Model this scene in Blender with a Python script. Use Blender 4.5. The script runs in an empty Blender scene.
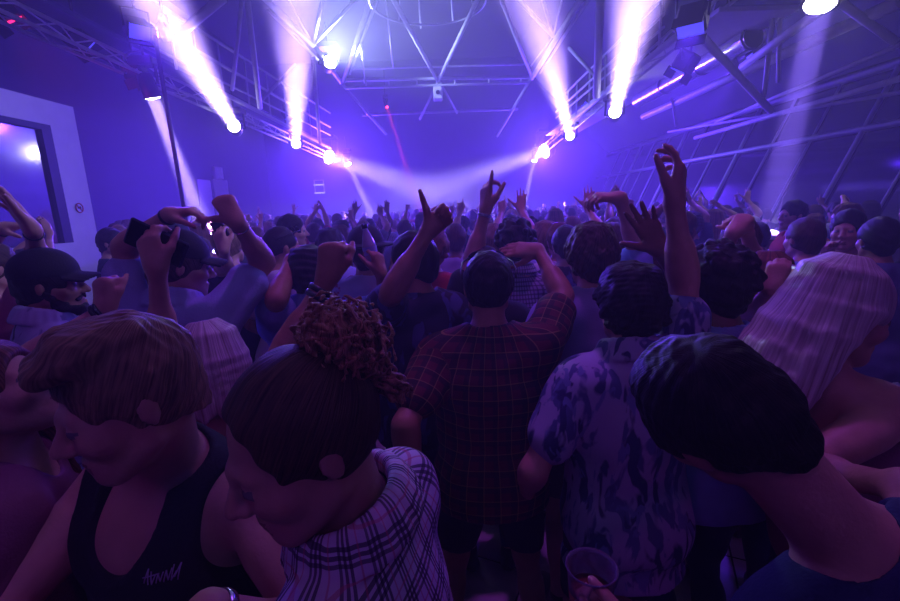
import bpy, math, random
import numpy as np
from mathutils import Vector, Matrix

SC = bpy.context.scene
COL = SC.collection
R = math.radians
rng = random.Random(7)

# ------------------------------------------------------------------ camera
FPX = 450.0
TILT, ROLL = R(11.9), R(1.8)
CAM = np.array([0.0, 0.0, 1.9])
_f = np.array([0, math.cos(TILT), -math.sin(TILT)])
_r0 = np.array([1.0, 0, 0]); _u0 = np.cross(_r0, _f)
_r = math.cos(ROLL) * _r0 - math.sin(ROLL) * _u0
_u = math.sin(ROLL) * _r0 + math.cos(ROLL) * _u0

def ray(px, py):
    v = _f + (px - 450.0) / FPX * _r + (300.5 - py) / FPX * _u
    return v / v[1]

def P(px, py, d):
    return CAM + ray(px, py) * d

def to_px(p):
    v = np.asarray(p, float) - CAM
    z = v @ _f
    return 450 + FPX * (v @ _r) / z, 300.5 - FPX * (v @ _u) / z

def on_ray(px, py, S, L, sel='far'):
    """the point at distance L from S that lies on the sight line of a pixel"""
    if not isinstance(sel, str):
        Q = P(px, py, sel); w = Q - S
        return S + L * w / (np.linalg.norm(w) + 1e-9)
    r = ray(px, py); r = r / np.linalg.norm(r)
    w = CAM - S
    b = w @ r; c = w @ w - L * L; disc = b * b - c
    if disc < 0:
        Q = CAM - b * r; q = Q - S
        return S + L * q / np.linalg.norm(q)
    t = -b + (math.sqrt(disc) if sel == 'far' else -math.sqrt(disc))
    return CAM + t * r

# ------------------------------------------------------------------ materials
MATS = {}
def srgb(c):
    c = c.lstrip('#'); v = [int(c[i:i + 2], 16) / 255 for i in (0, 2, 4)]
    return tuple(x / 12.92 if x <= .04045 else ((x + .055) / 1.055) ** 2.4 for x in v) + (1,)

def new_mat(name):
    m = bpy.data.materials.new(name); m.use_nodes = True
    nt = m.node_tree; b = nt.nodes['Principled BSDF']
    return m, nt, b

def mat(name, col, rough=.6, metal=0, spec=.5, var=.12, scale=8, bump=0.0, bscale=40):
    if name in MATS: return MATS[name]
    m, nt, b = new_mat(name)
    c = srgb(col) if isinstance(col, str) else tuple(col) + (1,)
    b.inputs['Roughness'].default_value = rough
    b.inputs['Metallic'].default_value = metal
    b.inputs['Specular IOR Level'].default_value = spec
    tc = nt.nodes.new('ShaderNodeTexCoord')
    n = nt.nodes.new('ShaderNodeTexNoise'); n.inputs['Scale'].default_value = scale; n.inputs['Detail'].default_value = 3
    nt.links.new(tc.outputs['Object'], n.inputs['Vector'])
    rp = nt.nodes.new('ShaderNodeValToRGB')
    rp.color_ramp.elements[0].position = .3; rp.color_ramp.elements[1].position = .7
    rp.color_ramp.elements[0].color = tuple(x * (1 - var) for x in c[:3]) + (1,)
    rp.color_ramp.elements[1].color = tuple(min(1, x * (1 + var)) for x in c[:3]) + (1,)
    nt.links.new(n.outputs['Fac'], rp.inputs['Fac'])
    nt.links.new(rp.outputs['Color'], b.inputs['Base Color'])
    if bump:
        n2 = nt.nodes.new('ShaderNodeTexNoise'); n2.inputs['Scale'].default_value = bscale
        nt.links.new(tc.outputs['Object'], n2.inputs['Vector'])
        bp = nt.nodes.new('ShaderNodeBump'); bp.inputs['Strength'].default_value = bump; bp.inputs['Distance'].default_value = .01
        nt.links.new(n2.outputs['Fac'], bp.inputs['Height']); nt.links.new(bp.outputs['Normal'], b.inputs['Normal'])
    MATS[name] = m
    return m

def skin(name, col, rough=.48):
    return mat('skin_' + name, col, rough, var=.1, scale=14, bump=.12, bscale=90)

def hair_mat(name, col, tip=None, rough=.55):
    key = 'hair_' + name
    if key in MATS: return MATS[key]
    m, nt, b = new_mat(key)
    a = nt.nodes.new('ShaderNodeAttribute'); a.attribute_name = 'flow'
    n = nt.nodes.new('ShaderNodeTexNoise'); n.inputs['Scale'].default_value = 1.0; n.inputs['Detail'].default_value = 4
    nt.links.new(a.outputs['Vector'], n.inputs['Vector'])
    rp = nt.nodes.new('ShaderNodeValToRGB')
    c = srgb(col); t = srgb(tip or col)
    rp.color_ramp.elements[0].position = .3; rp.color_ramp.elements[1].position = .72
    rp.color_ramp.elements[0].color = tuple(x * .55 for x in c[:3]) + (1,)
    rp.color_ramp.elements[1].color = tuple(min(1, x * 1.25) for x in t[:3]) + (1,)
    nt.links.new(n.outputs['Fac'], rp.inputs['Fac']); nt.links.new(rp.outputs['Color'], b.inputs['Base Color'])
    bp = nt.nodes.new('ShaderNodeBump'); bp.inputs['Strength'].default_value = .45; bp.inputs['Distance'].default_value = .006
    nt.links.new(n.outputs['Fac'], bp.inputs['Height']); nt.links.new(bp.outputs['Normal'], b.inputs['Normal'])
    b.inputs['Roughness'].default_value = rough; b.inputs['Specular IOR Level'].default_value = .22
    MATS[key] = m
    return m

def emit(name, col, s):
    if name in MATS: return MATS[name]
    m, nt, b = new_mat(name)
    b.inputs['Base Color'].default_value = srgb(col)
    b.inputs['Emission Color'].default_value = srgb(col)
    b.inputs['Emission Strength'].default_value = s
    MATS[name] = m
    return m

def fabric_check(name, base, lines, attr='cloth'):
    """woven check: base colour and (axis, period, offset, width, colour, opacity) stripes laid over the cloth's own coordinates"""
    if name in MATS: return MATS[name]
    m, nt, b = new_mat(name); N = nt.nodes; L = nt.links
    a = N.new('ShaderNodeAttribute'); a.attribute_name = attr
    sx = N.new('ShaderNodeSeparateXYZ'); L.new(a.outputs['Vector'], sx.inputs[0])
    rgb = N.new('ShaderNodeRGB'); rgb.outputs[0].default_value = srgb(base); cur = rgb.outputs[0]
    for ax, per, off, wid, colr, op in lines:
        ad = N.new('ShaderNodeMath'); ad.operation = 'ADD'; ad.inputs[1].default_value = off + 50 * per
        L.new(sx.outputs[ax], ad.inputs[0])
        md = N.new('ShaderNodeMath'); md.operation = 'MODULO'; md.inputs[1].default_value = per; L.new(ad.outputs[0], md.inputs[0])
        lt = N.new('ShaderNodeMath'); lt.operation = 'LESS_THAN'; lt.inputs[1].default_value = wid; L.new(md.outputs[0], lt.inputs[0])
        mu = N.new('ShaderNodeMath'); mu.operation = 'MULTIPLY'; mu.inputs[1].default_value = op; L.new(lt.outputs[0], mu.inputs[0])
        mx = N.new('ShaderNodeMix'); mx.data_type = 'RGBA'
        L.new(mu.outputs[0], mx.inputs['Factor']); L.new(cur, mx.inputs['A']); mx.inputs['B'].default_value = srgb(colr)
        cur = mx.outputs['Result']
    L.new(cur, b.inputs['Base Color']); b.inputs['Roughness'].default_value = .8
    MATS[name] = m
    return m

def fabric_print(name, base, blobs, scale=9, rough=.75):
    """leafy or blotchy print: layers of (scale, threshold, stretch, colour)"""
    if name in MATS: return MATS[name]
    m, nt, b = new_mat(name); N = nt.nodes; L = nt.links
    a = N.new('ShaderNodeTexCoord')
    rgb = N.new('ShaderNodeRGB'); rgb.outputs[0].default_value = srgb(base); cur = rgb.outputs[0]
    for i, (sc, th, st, rot, colr) in enumerate(blobs):
        mp = N.new('ShaderNodeMapping'); mp.inputs['Location'].default_value = (i * 3.7, i * 1.9, i)
        mp.inputs['Rotation'].default_value = (0, rot, 0); mp.inputs['Scale'].default_value = (sc, sc, sc * st)
        L.new(a.outputs['Object'], mp.inputs['Vector'])
        n = N.new('ShaderNodeTexNoise'); n.inputs['Scale'].default_value = 1; n.inputs['Detail'].default_value = 2.5; n.inputs['Distortion'].default_value = .6
        L.new(mp.outputs[0], n.inputs['Vector'])
        rp = N.new('ShaderNodeValToRGB'); rp.color_ramp.elements[0].position = th; rp.color_ramp.elements[1].position = th + .04
        L.new(n.outputs['Fac'], rp.inputs['Fac'])
        mx = N.new('ShaderNodeMix'); mx.data_type = 'RGBA'
        L.new(rp.outputs['Color'], mx.inputs['Factor']); L.new(cur, mx.inputs['A']); mx.inputs['B'].default_value = srgb(colr)
        cur = mx.outputs['Result']
    L.new(cur, b.inputs['Base Color']); b.inputs['Roughness'].default_value = rough
    MATS[name] = m
    return m

# ------------------------------------------------------------------ object helpers
def tag(o, label=None, cat=None, group=None, kind=None):
    if label: o['label'] = label
    if cat: o['category'] = cat
    if group: o['group'] = group
    if kind: o['kind'] = kind
    return o

def link(name, me, parent=None, m=None):
    o = bpy.data.objects.new(name, me); COL.objects.link(o)
    if parent is not None: o.parent = parent
    if m is not None and not me.materials: me.materials.append(m)
    return o

def empty(name, loc=(0, 0, 0)):
    o = bpy.data.objects.new(name, None); COL.objects.link(o); o.location = Vector(loc); o.empty_display_size = .1
    return o

def mesh_np(name, V, F, smooth=True):
    """V (n,3), F list of quads/tris as an (m,k) array"""
    me = bpy.data.meshes.new(name)
    V = np.ascontiguousarray(V, np.float32); F = np.ascontiguousarray(F, np.int32)
    me.vertices.add(len(V)); me.vertices.foreach_set('co', V.ravel())
    k = F.shape[1]
    me.loops.add(F.size); me.loops.foreach_set('vertex_index', F.ravel())
    me.polygons.add(len(F)); me.polygons.foreach_set('loop_start', np.arange(0, F.size, k, dtype=np.int32))
    if smooth: me.polygons.foreach_set('use_smooth', np.ones(len(F), bool))
    me.update(calc_edges=True); me.validate()
    return me

class MB:
    """collects boxes, tubes, lathes into one mesh"""
    def __init__(s): s.v = []; s.f = []; s.sm = []
    def _add(s, vs, fs, sm=False):
        o = len(s.v); s.v += [tuple(map(float, v)) for v in vs]; s.f += [tuple(i + o for i in f) for f in fs]; s.sm += [sm] * len(fs)
    def box(s, c, size, rot=None, bev=0.0):
        c = np.array(c, float); h = np.array(size, float) / 2
        M = np.array(rot) if rot is not None else np.eye(3)
        if bev:
            b = min(bev, min(h) * .9); vs = []; 
            bm_v = []
            for sx in (-1, 1):
                for sy in (-1, 1):
                    for sz in (-1, 1):
                        for ax in range(3):
                            p = np.array([sx, sy, sz]) * (h - b); p[ax] = (sx, sy, sz)[ax] * h[ax]
                            bm_v.append(c + M @ p)
            import bmesh
            bm = bmesh.new(); vv = [bm.verts.new(p) for p in bm_v]
            bmesh.ops.convex_hull(bm, input=vv); bmesh.ops.recalc_face_normals(bm, faces=bm.faces)
            bm.verts.index_update()
            s._add([v.co for v in bm.verts], [[v.index for v in f.verts] for f in bm.faces]); bm.free(); return s
        vs = [c + M @ (h * np.array([x, y, z])) for x in (-1, 1) for y in (-1, 1) for z in (-1, 1)]
        s._add(vs, [(0, 1, 3, 2), (4, 6, 7, 5), (0, 4, 5, 1), (2, 3, 7, 6), (0, 2, 6, 4), (1, 5, 7, 3)]); return s
    def tube(s, pts, r, n=10, closed=False, caps=True):
        pts = [np.array(p, float) for p in pts]; m = len(pts)
        rs = r if hasattr(r, '__len__') else [r] * m
        vs = []; prev = None
        for i, p in enumerate(pts):
            if closed: t = pts[(i + 1) % m] - pts[i - 1]
            else: t = pts[min(i + 1, m - 1)] - pts[max(i - 1, 0)]
            t = t / (np.linalg.norm(t) + 1e-12)
            if prev is None:
                a = np.array([0, 0, 1.0]) if abs(t[2]) < .9 else np.array([1.0, 0, 0])
                x = np.cross(a, t)
            else: x = prev - t * (prev @ t)
            x /= np.linalg.norm(x); prev = x; y = np.cross(t, x)
            for k in range(n):
                a = 2 * math.pi * k / n; vs.append(p + rs[i] * (math.cos(a) * x + math.sin(a) * y))
        fs = []
        for i in range(m if closed else m - 1):
            j = (i + 1) % m
            for k in range(n):
                k2 = (k + 1) % n; fs.append((i * n + k, i * n + k2, j * n + k2, j * n + k))
        s._add(vs, fs, True)
        if caps and not closed:
            o = len(s.v) - len(vs)
            s.f.append(tuple(o + k for k in range(n))[::-1]); s.f.append(tuple(o + (m - 1) * n + k for k in range(n))); s.sm += [False, False]
        return s
    def lathe(s, prof, org, axis, n=24, caps=True):
        org = np.array(org, float); t = np.array(axis, float); t /= np.linalg.norm(t)
        a = np.array([0, 0, 1.0]) if abs(t[2]) < .9 else np.array([1.0, 0, 0])
        x = np.cross(a, t); x /= np.linalg.norm(x); y = np.cross(t, x)
        vs = [org + t * h + rr * (math.cos(2 * math.pi * k / n) * x + math.sin(2 * math.pi * k / n) * y) for rr, h in prof for k in range(n)]
        fs = [(i * n + k, i * n + (k + 1) % n, (i + 1) * n + (k + 1) % n, (i + 1) * n + k) for i in range(len(prof) - 1) for k in range(n)]
        s._add(vs, fs, True)
        if caps:
            o = len(s.v) - len(vs)
            s.f.append(tuple(o + k for k in range(n))[::-1]); s.f.append(tuple(o + (len(prof) - 1) * n + k for k in range(n))); s.sm += [False, False]
        return s
    def build(s, name, m=None, parent=None, org=None):
        V = s.v
        if org is not None: V = [tuple(np.array(v) - np.array(org)) for v in V]
        me = bpy.data.meshes.new(name); me.from_pydata(V, [], s.f); me.polygons.foreach_set('use_smooth', s.sm); me.update()
        o = link(name, me, parent, m)
        if org is not None and parent is None: o.location = Vector(org)
        return o

# ------------------------------------------------------------------ implicit surfaces
def sines(seed, n=5):
    g = np.random.RandomState(seed)
    d = g.normal(size=(n, 3)); d /= np.linalg.norm(d, axis=1)[:, None]
    return d.astype(np.float32), (g.rand(n) * 6.28).astype(np.float32), (.7 + .7 * g.rand(n)).astype(np.float32)

class Field:
    def __init__(s, lo, hi, h):
        s.h = h; lo = np.array(lo, float) - 3 * h; hi = np.array(hi, float) + 3 * h
        n = np.ceil((hi - lo) / h).astype(int) + 1
        s.lo = lo; s.n = n
        s.ax = [(lo[i] + h * np.arange(n[i])).astype(np.float32) for i in range(3)]
        s.d = np.full(n, .3, np.float32)
    def sub(s, lo, hi):
        i0 = np.maximum(np.floor((np.array(lo) - s.lo) / s.h).astype(int), 0)
        i1 = np.minimum(np.ceil((np.array(hi) - s.lo) / s.h).astype(int) + 1, s.n)
        if (i1 <= i0).any(): return None, None
        sl = tuple(slice(a, b) for a, b in zip(i0, i1))
        return sl, (s.ax[0][sl[0]][:, None, None], s.ax[1][sl[1]][None, :, None], s.ax[2][sl[2]][None, None, :])
    @staticmethod
    def bounds(p, pad):
        if p[0] == 'c':
            r = max(p[3], p[4]) + pad; a, b = np.array(p[1]), np.array(p[2])
            return np.minimum(a, b) - r, np.maximum(a, b) + r
        c, M, r = np.array(p[1]), np.array(p[2]), np.array(p[3])
        e = np.sqrt(((M * r[None, :]) ** 2).sum(1)) if p[0] == 'e' else (np.abs(M) * r[None, :]).sum(1)
        return c - e - pad, c + e + pad
    @staticmethod
    def dist(p, g, inf=0.0):
        X, Y, Z = g
        if p[0] == 'c':
            a = np.array(p[1], np.float32); ba = np.array(p[2], np.float32) - a; bb = float(ba @ ba) + 1e-12
            x, y, z = X - a[0], Y - a[1], Z - a[2]
            t = np.clip((x * ba[0] + y * ba[1] + z * ba[2]) / bb, 0, 1)
            return np.sqrt((x - t * ba[0]) ** 2 + (y - t * ba[1]) ** 2 + (z - t * ba[2]) ** 2) - (p[3] + (p[4] - p[3]) * t) - inf
        c = np.array(p[1], np.float32); M = np.array(p[2], np.float32); r = np.array(p[3], np.float32) + (inf if p[0] == 'e' else 0)
        x, y, z = X - c[0], Y - c[1], Z - c[2]
        q = [M[0, i] * x + M[1, i] * y + M[2, i] * z for i in range(3)]
        if p[0] == 'e':
            q = [q[i] / r[i] for i in range(3)]
            k0 = np.sqrt(q[0] ** 2 + q[1] ** 2 + q[2] ** 2)
            k1 = np.sqrt((q[0] / r[0]) ** 2 + (q[1] / r[1]) ** 2 + (q[2] / r[2]) ** 2) + 1e-6
            return k0 * (k0 - 1) / k1
        rd = p[4]                                       # 'b' rounded box, half sizes r
        a = [np.abs(q[i]) - r[i] + rd for i in range(3)]
        o = np.sqrt(np.maximum(a[0], 0) ** 2 + np.maximum(a[1], 0) ** 2 + np.maximum(a[2], 0) ** 2)
        return o + np.minimum(np.maximum(np.maximum(a[0], a[1]), a[2]), 0) - rd - inf
    def add(s, p, k=.02, inf=0.0):
        pad = k + 3 * s.h + inf
        sl, g = s.sub(*s.bounds(p, pad))
        if sl is None: return s
        b = s.dist(p, g, inf); a = s.d[sl]
        if k > 0:
            hh = np.maximum(k - np.abs(a - b), 0) / k
            s.d[sl] = np.minimum(a, b) - hh * hh * k * .25
        else: s.d[sl] = np.minimum(a, b)
        return s
    def cut(s, p, k=.005, inf=0.0):
        sl, g = s.sub(*s.bounds(p, k + 3 * s.h + inf))
        if sl is None: return s
        b = -s.dist(p, g, inf); a = s.d[sl]
        hh = np.maximum(k - np.abs(a - b), 0) / k
        s.d[sl] = np.maximum(a, b) + hh * hh * k * .25
        return s
    def full(s): return s.ax[0][:, None, None], s.ax[1][None, :, None], s.ax[2][None, None, :]
    def plane(s, org, nrm):
        """keep the side the normal points away from"""
        X, Y, Z = s.full(); n = np.array(nrm, float); n /= np.linalg.norm(n)
        s.d = np.maximum(s.d, ((X - org[0]) * n[0] + (Y - org[1]) * n[1] + (Z - org[2]) * n[2]).astype(np.float32)); return s
    def noise(s, amp, freq, seed=1, n=5):
        d, ph, f = sines(seed, n); X, Y, Z = s.full(); t = 0
        for i in range(n):
            w = d[i] * freq * f[i]
            t = t + np.sin(X * w[0] + Y * w[1] + Z * w[2] + ph[i])
        s.d = s.d + (amp / math.sqrt(n)) * t.astype(np.float32); return s
    def mesh(s):
        """naive surface nets"""
        d = s.d; ins = d < 0
        c = np.zeros(np.array(d.shape) - 1, np.uint8)
        for i in (0, 1):
            for j in (0, 1):
                for k in (0, 1):
                    c += ins[i:i + c.shape[0], j:j + c.shape[1], k:k + c.shape[2]]
        act = (c > 0) & (c < 8)
        idx = np.full(act.shape, -1, np.int32); N = int(act.sum()); idx[act] = np.arange(N)
        I = np.argwhere(act)
        val = np.empty((N, 2, 2, 2), np.float32)
        for i in (0, 1):
            for j in (0, 1):
                for k in (0, 1): val[:, i, j, k] = d[I[:, 0] + i, I[:, 1] + j, I[:, 2] + k]
        acc = np.zeros((N, 3), np.float32); cnt = np.zeros(N, np.float32)
        for axn in range(3):
            for u in (0, 1):
                for w in (0, 1):
                    ia = [0, 0, 0]; o = [q for q in range(3) if q != axn]; ia[o[0]] = u; ia[o[1]] = w; ib = list(ia); ib[axn] = 1
                    va = val[:, ia[0], ia[1], ia[2]]; vb = val[:, ib[0], ib[1], ib[2]]
                    m = (va < 0) != (vb < 0)
                    t = np.where(m, va / np.where(m, va - vb, 1), 0)
                    p = np.zeros((N, 3), np.float32); p[:, o[0]] = u; p[:, o[1]] = w; p[:, axn] = t
                    acc += p * m[:, None]; cnt += m
        V = (I + acc / np.maximum(cnt, 1)[:, None]) * s.h + s.lo
        F = []
        for axn in range(3):
            o = [(axn + 1) % 3, (axn + 2) % 3]
            a = np.moveaxis(ins, axn, 0)
            ch = a[1:] != a[:-1]
            ch = np.moveaxis(ch, 0, axn)
            E = np.argwhere(ch)
            E = E[(E[:, o[0]] > 0) & (E[:, o[1]] > 0) & (E[:, o[0]] < d.shape[o[0]] - 1) & (E[:, o[1]] < d.shape[o[1]] - 1)]
            def cell(du, dv):
                q = E.copy(); q[:, o[0]] += du; q[:, o[1]] += dv
                return idx[q[:, 0], q[:, 1], q[:, 2]]
            q = np.stack([cell(-1, -1), cell(0, -1), cell(0, 0), cell(-1, 0)], 1)
            flip = ~ins[E[:, 0], E[:, 1], E[:, 2]]
            q[flip] = q[flip][:, ::-1]
            F.append(q)
        return V, np.concatenate(F)

def largest(V, F):
    """drops crumbs: keeps the islands that hold more than a trace of the vertices"""
    n = len(V); lab = np.arange(n)
    for _ in range(200):
        m = lab[F].min(1); new = lab.copy()
        for k in range(F.shape[1]): np.minimum.at(new, F[:, k], m)
        new = new[new]
        if (new == lab).all(): break
        lab = new
    u, inv, cn = np.unique(lab, return_inverse=True, return_counts=True)
    keep = cn[inv] > .004 * n
    if keep.all(): return V, F
    mp = np.cumsum(keep) - 1
    return V[keep], mp[F[keep[F].all(1)]]

def rot_zxy(yaw, pitch, roll):
    """yaw 0 looks along +Y, positive turns to -X; pitch positive looks up; roll positive tips the crown to +X"""
    Z = Matrix.Rotation(yaw, 3, 'Z'); X = Matrix.Rotation(pitch, 3, 'X'); Y = Matrix.Rotation(roll, 3, 'Y')
    return np.array(Z @ X @ Y)
# ------------------------------------------------------------------ people
def nrm(v):
    v = np.asarray(v, float); return v / (np.linalg.norm(v) + 1e-12)
I3 = np.eye(3)

def hand_prims(w, d, n, side, pose='open', s=1.0):
    """wrist point, direction wrist to knuckles, direction the palm faces, side 'L' or 'R'"""
    d = nrm(d); n = nrm(n - d * (np.asarray(n) @ d)); t = np.cross(d, n) if side == 'R' else np.cross(n, d)
    poses = {  # curls index..little, spread, thumb (out, curl)
        'open': ((.05, .02, .04, .08), 1.0, (1.0, .1)), 'flat': ((.08, .1, .1, .12), .25, (.5, .2)),
        'relax': ((.25, .38, .48, .55), .45, (.55, .3)), 'fist': ((1, 1, 1, 1), 0, (.15, .9)),
        'point': ((.03, .95, 1, 1), .1, (.3, .7)), 'thumb': ((.95, 1, 1, 1), 0, (1.3, 0)),
        'two': ((.03, .06, .95, 1), .5, (.2, .8)), 'grip': ((.5, .52, .54, .55), .15, (.55, .55)),
        'horns': ((.04, .9, .95, .06), .6, (.3, .7)), 'claw': ((.0, .55, .45, .35), .9, (.5, .3)),
        'indexup': ((-.06, .42, .5, .55), .9, (.35, .2)), 'droop': ((.35, .5, .55, .6), .3, (.45, .4)),
        'pinch': ((.45, .62, .7, .75), .15, (.5, .6)), 'shaka': ((1, 1, 1, .15), .3, (1.35, 0)),
    }
    cur, spr, (to, tc) = poses[pose]
    out = []
    offs = (.028, .0095, -.0095, -.027); reach = (.09, .094, .089, .08); lens = (.074, .083, .077, .06)
    for i in range(4):
        kn = w + s * (d * reach[i] + t * offs[i])
        out.append(('c', w + s * (d * .012 + t * offs[i] * .55), kn, .0165 * s, .0125 * s, .016))
        a0 = spr * (offs[i] / .028) * .2
        dd = nrm(d * math.cos(a0) + t * math.sin(a0)); p = kn; ang = 0
        for j, (fr, mx) in enumerate(((.46, 82), (.3, 98), (.24, 62))):
            ang += R(mx) * cur[i]
            q = p + s * lens[i] * fr * (dd * math.cos(ang) + n * math.sin(ang))
            r0 = (.0098, .009, .0082)[j]; r1 = (.009, .0082, .0066)[j]
            if i == 3: r0 *= .88; r1 *= .88
            out.append(('c', p, q, r0 * s, r1 * s, .004)); p = q
    b = w + s * (d * .022 + t * .022 + n * .006)
    m1 = b + s * .046 * nrm(d * (.9 - .2 * to) + t * (.35 + .5 * to) + n * .35)
    td = nrm(d * (1.0 - .35 * to) + t * (to * .75 - .35 * tc) + n * (.15 + .75 * tc))
    if to > 1.2: td = nrm(d * .45 + t * 1.0 + n * .1)
    m2 = m1 + s * .036 * td; td2 = nrm(td + (n * .3 - t * .45) * tc); m3 = m2 + s * .03 * td2
    out += [('c', b, m1, .017 * s, .0135 * s, .014), ('c', m1, m2, .0115 * s, .0105 * s, .006), ('c', m2, m3, .0105 * s, .008 * s, .003)]
    return out

def ik2(S, W, la, lb, hint):
    S = np.array(S, float); W = np.array(W, float)
    w = W - S; D = np.linalg.norm(w); u = w / (D + 1e-9)
    if D > (la + lb) * .999: D = (la + lb) * .999; W = S + u * D
    x = (la * la - lb * lb + D * D) / (2 * D); y = math.sqrt(max(la * la - x * x, 0))
    h = np.array(hint, float); h = h - u * (h @ u)
    return S + u * x + nrm(h) * y, W

class Fig: pass

def figure(head, s, hR, body_yaw, neck=None, lean=(0, 0), female=False, arms=None, build=1.0, legs='stand', squat=0):
    """lays out joints and primitives; head = world centre of the head, hR its rotation"""
    f = Fig(); f.s = s; f.hR = hR; f.head = H = np.array(head, float); f.female = female
    fw = np.array([-math.sin(body_yaw), math.cos(body_yaw), 0])
    if neck is None:
        neck = H + hR @ np.array([0, -.02, -.075]) * s + np.array([0, 0, -.085 * s]) - .012 * fw * s
    f.neck = N = np.array(neck, float)
    Lt = .505 * s
    l = np.array([lean[0], lean[1], 0.0]); ll = np.linalg.norm(l)
    if ll > Lt * .95: l *= Lt * .95 / ll; ll = Lt * .95
    f.pel = Pv = N + l + np.array([0, 0, -math.sqrt(Lt * Lt - ll * ll)])
    z = nrm(N - Pv); y = nrm(fw - z * (fw @ z)); x = np.cross(y, z)
    f.T = T = np.stack([x, y, z], 1)
    tp = lambda a, b, c: Pv + T @ (np.array([a, b, c]) * s)
    f.tp = tp
    b = build; wd = .9 if female else 1.0
    E = lambda c, r, k=.05: ('e', tp(*c), T, np.array(r) * s * np.array([b, b, 1]), k)
    C = lambda p, q, r1, r2, k=.05: ('c', tp(*p), tp(*q), r1 * s, r2 * s, k)
    to = []
    if female:
        to += [E((0, -.005, -.02), (.165, .118, .12)), E((0, .0, .13), (.118, .088, .14)), E((0, -.002, .3), (.138, .1, .17)),
               C((-.1, -.012, .425), (.1, -.012, .425), .06, .06), C((-.07, .085, .31), (-.07, .086, .312), .062, .062, .03), C((.07, .085, .31), (.07, .086, .312), .062, .062, .03)]
    else:
        to += [E((0, -.005, -.01), (.16, .115, .12)), E((0, .004, .13), (.148, .106, .15)), E((0, 0, .31), (.172, .118, .19)),
               C((-.125, -.012, .425), (.125, -.012, .425), .068, .068), C((-.075, .06, .35), (.075, .06, .35), .058, .058, .06)]
    to += [C((-.078, -.07, -.04), (-.078, -.06, .0), .088, .08), C((.078, -.07, -.04), (.078, -.06, .0), .088, .08)]
    hp = lambda a, bb, c: H + hR @ (np.array([a, bb, c]) * s)
    f.hp = hp
    nr = .047 if female else .055
    up = lambda a, bb, c: N + np.array([0, 0, 0]) + T @ (np.array([a, bb, c - .505]) * s)
    f.neckp = [('c', up(0, -.01, .46), hp(0, -.025, -.04), nr * 1.1 * s, nr * .98 * s, .03),
               ('c', up(0, -.02, .5), up(-.12 * wd, -.018, .455), nr * .9 * s, .046 * s, .045), ('c', up(0, -.02, .5), up(.12 * wd, -.018, .455), nr * .9 * s, .046 * s, .045)]
    f.torso = to
    # arms
    f.arm = {}
    la, lb = .285 * s, .255 * s
    arms = arms or {}
    for sd, sg in (('L', -1), ('R', 1)):
        a = arms.get(sd, {})
        S0 = tp(sg * .17 * wd * (.5 + .5 * b), -.005, .425)
        S = S0
        if 'e' in a:                                          # elbow and wrist by sight line
            S = S0 + np.array(a.get('sh', (0, 0, .03))) * s if a.get('up', True) else S0
            el = on_ray(*a['e'][:2], S, la, a['e'][2] if len(a['e']) > 2 else 'far')
            wr = on_ray(*a['w'][:2], el, lb, a['w'][2] if len(a['w']) > 2 else 'far')
        elif 'W' in a:
            W = np.array(a['W'], float)
            if W[2] > S0[2]: S = S0 + np.array([-sg * .015, 0, .035]) @ T.T * s
            el, wr = ik2(S, W, la, lb, a.get('hint', T @ np.array([sg, -.4, -.6])))
        else:
            W = tp(*a.get('wt', (sg * .27, .12, -.02)))
            if a.get('wt') and (W - S0)[2] > 0: S = S0 + T @ np.array([-sg * .015, 0, .035]) * s
            el, wr = ik2(S, W, la, lb, T @ np.array(a.get('hintt', (sg * .6, -.8, -.2))))
        d = a.get('d'); 
        if d is None: d = nrm(wr - el)
        elif isinstance(d[0], str): d = T @ np.array(d[1:])
        n = a.get('n')
        if n is None: n = T @ np.array([-sg, .2, 0])
        elif isinstance(n[0], str): n = T @ np.array(n[1:])
        f.arm[sd] = dict(S=S, E=el, W=wr, d=np.array(d, float), n=np.array(n, float), pose=a.get('pose', 'relax'), hs=a.get('hs', 1.0) * s * (.92 if female else 1))
    # legs
    f.leg = {}
    zk = Pv[2] - .07 * s
    for sd, sg in (('L', -1), ('R', 1)):
        hip = tp(sg * .088, 0, -.05)
        st = {'stand': (sg * .11, -.02), 'wide': (sg * .2, .0), 'step': (sg * .11, sg * .14)}[legs]
        xx = nrm(np.cross(fw, [0, 0, 1])); an = np.array([Pv[0], Pv[1], 0]) + xx * st[0] * s + fw * st[1] * s; an[2] = .085 * s
        # when the torso leans the feet stay under the body's middle
        mid = (N - Pv); mid[2] = 0; an = an + mid * .25
        kn, an = ik2(hip, an, .435 * s, .425 * s, fw + np.array([0, 0, .0]))
        if an[2] > .1 * s: an = np.array([an[0], an[1], .085 * s])
        f.leg[sd] = (hip, kn, an, fw)
    return f

def arm_prims(f, sd, part='all'):
    a = f.arm[sd]; s = f.s; g = .84 if f.female else 1.0
    up = [('c', a['S'], a['E'], .054 * g * s, .04 * g * s, .03), ('c', a['S'] * .62 + a['E'] * .38, a['S'] * .4 + a['E'] * .6, .046 * g * s, .043 * g * s, .03)]
    fo = [('c', a['E'], a['W'], .04 * g * s, .0255 * g * s, .02), ('c', a['E'] * .82 + a['W'] * .18, a['E'] * .6 + a['W'] * .4, .043 * g * s, .037 * g * s, .03),
          ('c', a['W'], a['W'] + nrm(a['d']) * .02 * s, .0255 * g * s, .024 * s, .02)]
    return {'up': up, 'fore': fo, 'all': up + fo}[part]

def leg_prims(f, sd):
    hip, kn, an, fw = f.leg[sd]; s = f.s
    mid = kn * .7 + an * .3 - fw * .018 * s
    return [('c', hip, kn, .088 * s, .056 * s, .04), ('c', kn, an, .052 * s, .036 * s, .02), ('c', mid, mid * .6 + an * .4, .05 * s, .042 * s, .03)]

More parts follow.
